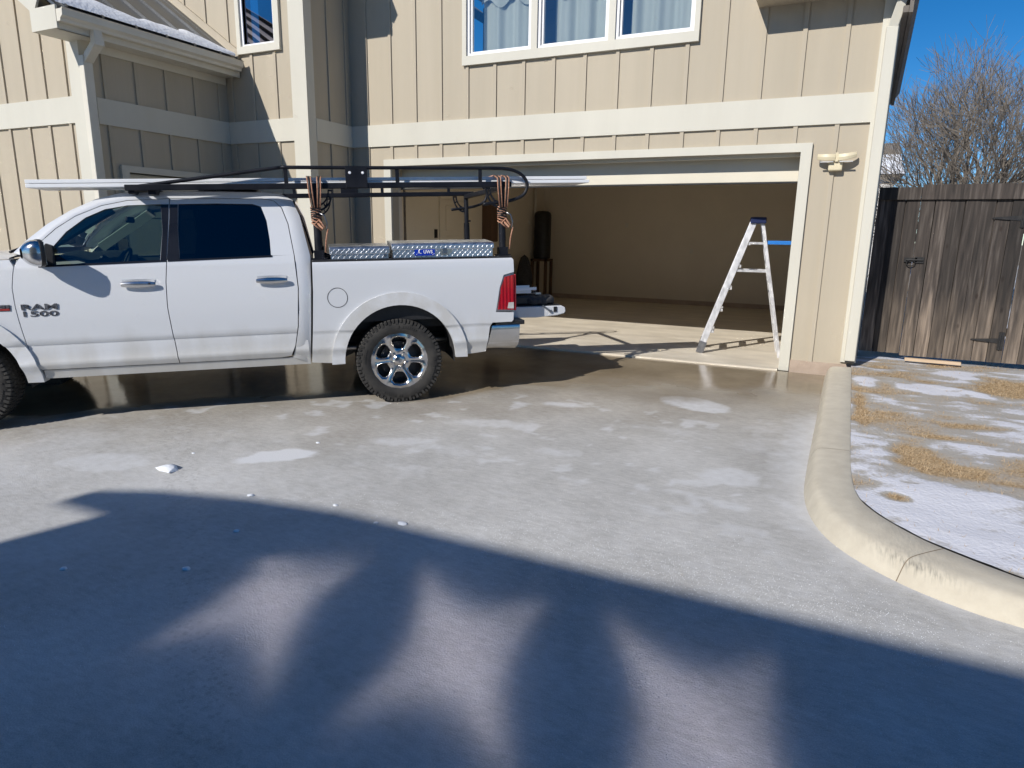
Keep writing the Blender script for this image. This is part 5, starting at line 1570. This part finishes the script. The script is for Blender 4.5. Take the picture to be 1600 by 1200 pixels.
# lettering
def text_mesh(body, w, h, depth=.004, offset=.0, name='lettering'):
    cu = bpy.data.curves.new(name, 'FONT')
    cu.body = body
    cu.extrude = .02
    cu.offset = offset
    cu.resolution_u = 4
    to = bpy.data.objects.new(name, cu)
    COL.objects.link(to)
    dg = bpy.context.evaluated_depsgraph_get()
    me = bpy.data.meshes.new_from_object(to.evaluated_get(dg))
    bpy.data.objects.remove(to)
    co = np.empty(len(me.vertices)*3)
    me.vertices.foreach_get('co', co)
    co = co.reshape(-1,3)
    mn, mx = co.min(0), co.max(0)
    co = (co-mn)/(mx-mn)
    co = np.stack([co[:,0]*w, -co[:,2]*depth, co[:,1]*h], -1)     # x right, z up, proud towards -y
    me.vertices.foreach_set('co', co.reshape(-1))
    me.update()
    return me
M['badge'] = pm('badge_dark_chrome', (.05,.055,.07), (.30,.30,.32), 45, rough=.25, metal=.6)
M['badge_red'] = pm('badge_red', (.25,.02,.02), (.35,.05,.04), 40, rough=.35)
bdg = empty('badge'); bdg.parent = truck; bdg.location = (-3.055, -W(1.03)-.002, 1.03)
o = link('lettering', text_mesh('RAM', .262, .047, .006, .025), M['badge'], bdg); o.location = (.0,0,.004)
o = link('lettering', text_mesh('1500', .255, .045, .006, .02), M['badge'], bdg); o.location = (.008,0,-.052)
bd2 = empty('badge'); bd2.parent = truck; bd2.location = (-3.385, -W(1.05)-.002, 1.035)
MB().box(0,.252,-.004,.0,-.004,.046).build('plate', M['badge'], bd2)
o = link('lettering', text_mesh('HEMI', .238, .024, .004, .015), M['steel'], bd2); o.location = (.006,-.004,.020)
MB().box(.004,.246,-.0055,-.0041,.0,.016).build('red_bar', M['badge_red'], bd2)

# ---------------------------------------------------------------- ladder rack
rk_ = tag(empty('ladder_rack', mat=TM), 'black steel ladder rack rising over the pickup bed and cab', 'rack')
zr_ = lambda x: 2.040+.0147*(x+.6)
for s_ in (-1,1):
    y_ = s_*.86
    MB().bar((-2.2,y_,zr_(-2.2)), (1.18,y_,zr_(1.18)), .05, .05).build('side_rail', M['rackblack'], rk_, bevel=.006)
    lp = [(-2.10,zr_(-2.1)+.01),(-1.5,2.115),(-.98,2.19),(-.90,2.197),(-.3,2.201),(.4,2.208),(.98,2.213),(1.12,2.21),(1.22,2.19),(1.30,2.145),(1.342,2.075),(1.33,2.0),(1.28,1.95),(1.18,1.915),(1.05,1.895),(.90,1.878)]
    pts = smooth_pts(lp, 5)
    MB().tube([(p.x, y_-s_*.0, p.y) for p in pts], .0165, 10).build('guard_rail', M['rackblack'], rk_, smooth=True)
    for x in (-.90,.085,.874):
        MB().bar((x,y_,zr_(x)+.02), (x,y_,2.20), .012, .034, (1,0,0)).build('stanchion', M['rackblack'], rk_)
    pl = MB().box(-.385,-.19,y_+s_*.026,y_+s_*.032,2.025,2.215)
    plo = pl.build('mounting_plate', M['rackblack'], rk_, bevel=.004)
    for x in (-.345,-.23):
        MB().lathe([(0,-.006),(.011,-.005),(.013,.0),(.013,.004)], (x, y_+s_*.034, 2.155), 'y', 12).build('bolt', M['clear'], plo)
    for x in (-.665, 1.085):
        ps = MB().tube([(x,y_,1.388),(x,y_,1.72)], .034, 12).tube([(x,y_,1.70),(x,y_,zr_(x)-.02)], .027, 12).box(x-.07,x+.07,y_-.05,y_+.05,1.386,1.40).box(x-.045,x+.045,y_-.045,y_+.045,1.40,1.47)
        po = ps.build('post', M['rackblack'], rk_, smooth=True, auto=40)
        MB().tube([(x,y_-s_*.0,1.74),(x+.05,y_,1.745)], .01, 8).build('clamp_knob', M['rackblack'], po)
        # pierced gusset
        gd_ = 1 if x < 0 else -1
        gs = MB()
        cpts = [(x+gd_*(.03+.10*math.sin(t)), zr_(x)-.03-.16*(1-math.cos(t))) for t in [math.pi*.5*k/8 for k in range(9)]]
        out_ = [(x+gd_*.155, zr_(x)-.025)]+[(x+gd_*(.155-.02*k), zr_(x)-.06-.045*k) for k in range(4)]+[(x+gd_*.03, zr_(x)-.235)]
        for q in range(8):
            t0, t1 = math.pi*.5*q/8, math.pi*.5*(q+1)/8
            f1 = lambda t, r_: (x+gd_*(.02+r_*math.cos(t)), y_, zr_(x)-.03-r_*1.35*math.sin(t))
            for (ra, rb2) in ((.095,.108),(.128,.142)):
                a, b, c_, d_ = f1(t0,ra), f1(t0,rb2), f1(t1,rb2), f1(t1,ra)
                vs = [(p[0], p[1]+dy, p[2]) for dy in (-.012,.012) for p in (a,b,c_,d_)]
                gs.add(vs, [(0,1,2,3),(7,6,5,4),(0,4,5,1),(1,5,6,2),(2,6,7,3),(3,7,4,0)])
            if q in (0,2,5,7):
                a, b, c_, d_ = f1(t0,.105), f1(t0,.132), f1(t0+.1,.132), f1(t0+.1,.105)
                vs = [(p[0], p[1]+dy, p[2]) for dy in (-.012,.012) for p in (a,b,c_,d_)]
                gs.add(vs, [(0,1,2,3),(7,6,5,4),(0,4,5,1),(1,5,6,2),(2,6,7,3),(3,7,4,0)])
        gs.build('gusset', M['rackblack'], rk_)
for x in (-2.0,-.665,1.085):
    MB().bar((x,-.86,zr_(x)-.035), (x,.86,zr_(x)-.035), .06, .045).build('crossbar', M['rackblack'], rk_, bevel=.005)
MB().bar((-2.16,-.86,zr_(-2.2)-.02), (-2.16,.86,zr_(-2.2)-.02), .05, .06).build('front_bar', M['rackblack'], rk_, bevel=.01)
MB().box(-1.75,-1.2,-.62,.62,2.035,2.05).build('wind_deflector', M['rackblack'], rk_)
for s_ in (-1,1): MB().box(-1.62,-1.52,s_*.6-.03,s_*.6+.03,2.0,2.06).build('roof_foot', M['rackblack'], rk_)

# white load on the rack: two nested runs of white aluminium
for k, (dz, lab) in enumerate(((.0, 'lower white aluminium length strapped on the ladder rack'), (.034, 'upper white aluminium length strapped on the ladder rack'))):
    t_ = tag(empty('white_channel', mat=TM), lab, 'channel', 'white aluminium lengths on the rack')
    x0, x1 = -2.95, 2.02-.03*k
    zz = lambda x: zr_(x)+.024+dz-.012
    h_ = .030
    def pr(x): return [(-.80,zz(x)),(-.36,zz(x)),(-.36,zz(x)+h_),(-.80,zz(x)+h_)]
    a = [(x0, y_, z) for y_, z in pr(x0)]; b = [(x1, y_, z) for y_, z in pr(x1)]
    mb = MB(); mb.add(a+b, [(3,2,1,0),(4,5,6,7)]+[(i,(i+1) % 4,4+(i+1) % 4,4+i) for i in range(4)])
    mb.build('channel', M['white_alu'], t_, bevel=.003)

# ropes tied round the near posts
def rope_set(px, name, label, hook):
    t_ = tag(empty(name, mat=TM), label, 'rope')
    y_ = -.86
    rr2 = random.Random(int(px*100))
    kk = 0
    for dx in (-.055,-.035,.030,.048):
        m_ = M['orange'] if kk % 2 == 0 else M['black']
        kk += 1
        top = zr_(px)+.075
        pts = [(px+dx*1.15,-.40,top+.012),(px+dx*1.1,-.80,top+.012),(px+dx,-.915,top-.02),(px+dx*.9,-.915,top-.12),(px+dx*.6,-.905,1.85)]
        MB().tube(pts, .006, 6).build('strand', m_, t_, smooth=True)
        MB().tube([(p[0]+.012, p[1]-.003, p[2]) for p in pts], .006, 6).build('strand', M['orange'] if kk % 2 == 0 else M['black'], t_, smooth=True)
    co = [(px+.042*math.cos(a*.45), y_+.042*math.sin(a*.45), 1.86-.0016*a+.006*math.sin(a)) for a in range(100)]
    MB().tube(co, .007, 6).build('coil', M['orange'], t_, smooth=True)
    co = [(px+.043*math.cos(a*.45+1), y_+.043*math.sin(a*.45+1), 1.852-.0014*a) for a in range(70)]
    MB().tube(co, .007, 6).build('coil', M['black'], t_, smooth=True)
    MB().tube([(px+.03,-.91,1.80),(px+.07,-.915,1.78),(px+.09,-.915,1.71),(px+.08,-.912,1.65)], .008, 7).build('hook', M['steel'], t_, smooth=True)
    MB().tube([(px+.095,-.912,1.66),(px+.08,-.91,1.60),(px+.07,-.905,1.55),(px+.06,-.905,1.45)], .007, 6).build('tail', M['orange'], t_, smooth=True)
    MB().tube([(px+.0,-.91,1.72),(px+.05,-.92,1.66),(px+.07,-.918,1.68),(px+.02,-.915,1.74),(px-.02,-.915,1.70),(px+.04,-.915,1.65)], .011, 6).build('knot', M['orange'], t_, smooth=True)
rope_set(-.665, 'tie_rope', 'orange and black rope tied round the rack post behind cab', 0)
rope_set(1.085, 'tie_rope', 'orange and black rope tied round the rack post by tailgate', 1)

# diamond plate toolboxes on the near bed rail
def diamonds(mb, x0, x1, z0, z1, y_, plane='xz', rows=4, pitch=.05, d=-1):
    k = 0
    nr = rows
    dz = (z1-z0)/nr
    for r_ in range(nr):
        x = x0+.02+(pitch*.5 if r_ % 2 else 0)
        while x < x1-.015:
            s_ = 1
            c = (x, z0+dz*(r_+.5))
            L_, w_ = .017, .0055
            ca, sa = math.cos(R(50)), math.sin(R(50))
            pts = [(c[0]+L_*ca*s_, c[1]+L_*sa),(c[0]-w_*sa*s_, c[1]+w_*ca),(c[0]-L_*ca*s_, c[1]-L_*sa),(c[0]+w_*sa*s_, c[1]-w_*ca)]
            if plane == 'xz': vs = [(p[0], y_, p[1]) for p in pts]+[(c[0], y_+d*.005, c[1])]
            else: vs = [(p[0], p[1], y_) for p in pts]+[(c[0], c[1], y_+.005)]
            mb.add(vs, [(0,1,4),(1,2,4),(2,3,4),(3,0,4)])
            x += pitch
def toolbox(x0, x1, zt, lid, label, sticker):
    t_ = tag(empty('toolbox', mat=TM), label, 'toolbox')
    y0, y1 = -.955, -.52
    zl = zt-lid
    mb = MB().box(x0+.012, x1-.012, y0+.012, y1, 1.388, zl)
    mb.box(x0+.03, x1-.03, y0+.10, y1, 1.0, 1.388)
    diamonds(mb, x0+.012, x1-.012, 1.392, zl-.003, y0+.0119, rows=3 if lid < .06 else 2)
    mb.build('body', M['diamond'], t_, recalc=False)
    lm = MB().prism([(y0,zl-.008),(y0,zt-.018),(y0+.02,zt),(y1-.06,zt+.022),(y1,zt+.02),(y1,zl)], lambda y_, z: (x0, y_, z), lambda y_, z: (x1, y_, z))
    lo = lm.build('lid', M['diamond'], t_, bevel=.004)
    dm = MB()
    diamonds(dm, x0, x1, zl, zt-.02, y0-.0001, rows=1 if lid < .06 else 2, pitch=.045)
    dm.build('lid_tread', M['diamond'], lo, recalc=False)
    if sticker:
        st = MB().box(.205,.396,y0+.001,y0+.0105,1.405,1.482).build('sticker', M['sticker'], t_)
        o = link('lettering', text_mesh('UWS', .085, .032, .001, .02), M['white_alu'], st); o.location = (.288, y0+.0008, 1.424)
        cr_ = MB().tube([(.262+.017*math.cos(a), y0+.001, 1.445+.02*math.sin(a)) for a in [R(60+i*24) for i in range(11)]], [.001+.004*math.sin(math.pi*i/10) for i in range(11)], 6)
        cr_.build('emblem', M['white_alu'], st)
        for q in range(7):
            sx_, sz_ = [(.222,1.418),(.224,1.468),(.236,1.43),(.384,1.468),(.386,1.420),(.375,1.412),(.246,1.472)][q]
            MB().box(sx_-.003,sx_+.003,y0+.0,y0+.0012,sz_-.003,sz_+.003).build('star', M['white_alu'], st)
        la = MB().prism([(.45+.0,1.408),(.45,1.482),(.52,1.482),(.555,1.465),(.565,1.445),(.555,1.425),(.52,1.408)], lambda x, z: (x, y0+.004, z), lambda x, z: (x, y0+.012, z)).build('latch', M['chrome'], t_, bevel=.002)
        MB().box(.465,.515,y0-.004,y0+.0035,1.418,1.47).build('paddle', M['steel'], la, bevel=.003)
    else:
        MB().lathe([(0,-.004),(.014,-.003),(.014,.004)], (x1-.04, y0+.010, 1.415), 'y', 14).build('lock', M['steel'], t_)
M['sticker'] = pm('blue_sticker', (.005,.03,.34), (.008,.04,.4), 6, rough=.35)
toolbox(-.575, -.03, 1.500, .060, 'lower diamond plate toolbox nearest the cab on bed rail', False)
toolbox(-.012, .975, 1.522, .052, 'longer diamond plate toolbox with blue sticker on bed rail', True)

# things on the lowered tailgate
def onTruck(name, label, cat): return tag(empty(name, mat=TM), label, cat)
t_ = onTruck('duffel_bag', 'dark fabric duffel bag lying on the lowered tailgate', 'bag')
MB().grid(lambda u, v: (1.35+.34*v, -.55+.19*math.copysign(abs(math.cos(2*math.pi*u))**.6, math.cos(2*math.pi*u))*math.sin(math.pi*(.08+.84*v))**.3, .905+.055*math.copysign(abs(math.sin(2*math.pi*u))**.7, math.sin(2*math.pi*u))*math.sin(math.pi*(.08+.84*v))**.3+.008*math.sin(v*19+u*9)), 24, 16).build('body', M['fabric'], t_, smooth=True)
MB().tube([(1.42,-.56,.95),(1.45,-.58,.985),(1.53,-.58,.985),(1.57,-.56,.95)], .009, 6).build('handle', M['fabric'], t_, smooth=True)
t_ = onTruck('tool_case', 'flat black tool case in the open bed end', 'case')
MB().box(.95,1.44,-.70,-.30,.865,.965).build('shell', M['black'], t_, bevel=.02)
MB().box(1.14,1.24,-.712,-.70,.905,.925).build('handle', M['steel'], t_, bevel=.004)
for k, (z, x1, lab) in enumerate(((.985,1.44,'lower grey metal offcut resting on black tool case'),(1.015,1.50,'upper pale metal offcut resting on black tool case'))):
    t_ = onTruck('metal_offcut', lab, 'offcut')
    MB().prism([(-.66,z),(-.40,z),(-.40,z+.03),(-.405,z+.03),(-.405,z+.005),(-.655,z+.005),(-.655,z+.03),(-.66,z+.03)], lambda y_, zz_: (.75, y_, zz_-.0), lambda y_, zz_: (x1, y_, zz_)).build('channel', M['white_alu'] if k else M['alu'], t_)
t_ = onTruck('hand_tool', 'small steel hand tool lying on the duffel bag', 'tool')
MB().tube([(1.40,-.62,.972),(1.52,-.60,.975)], .009, 6).box(1.50,1.56,-.625,-.585,.965,.985).build('body', M['chrome'], t_)
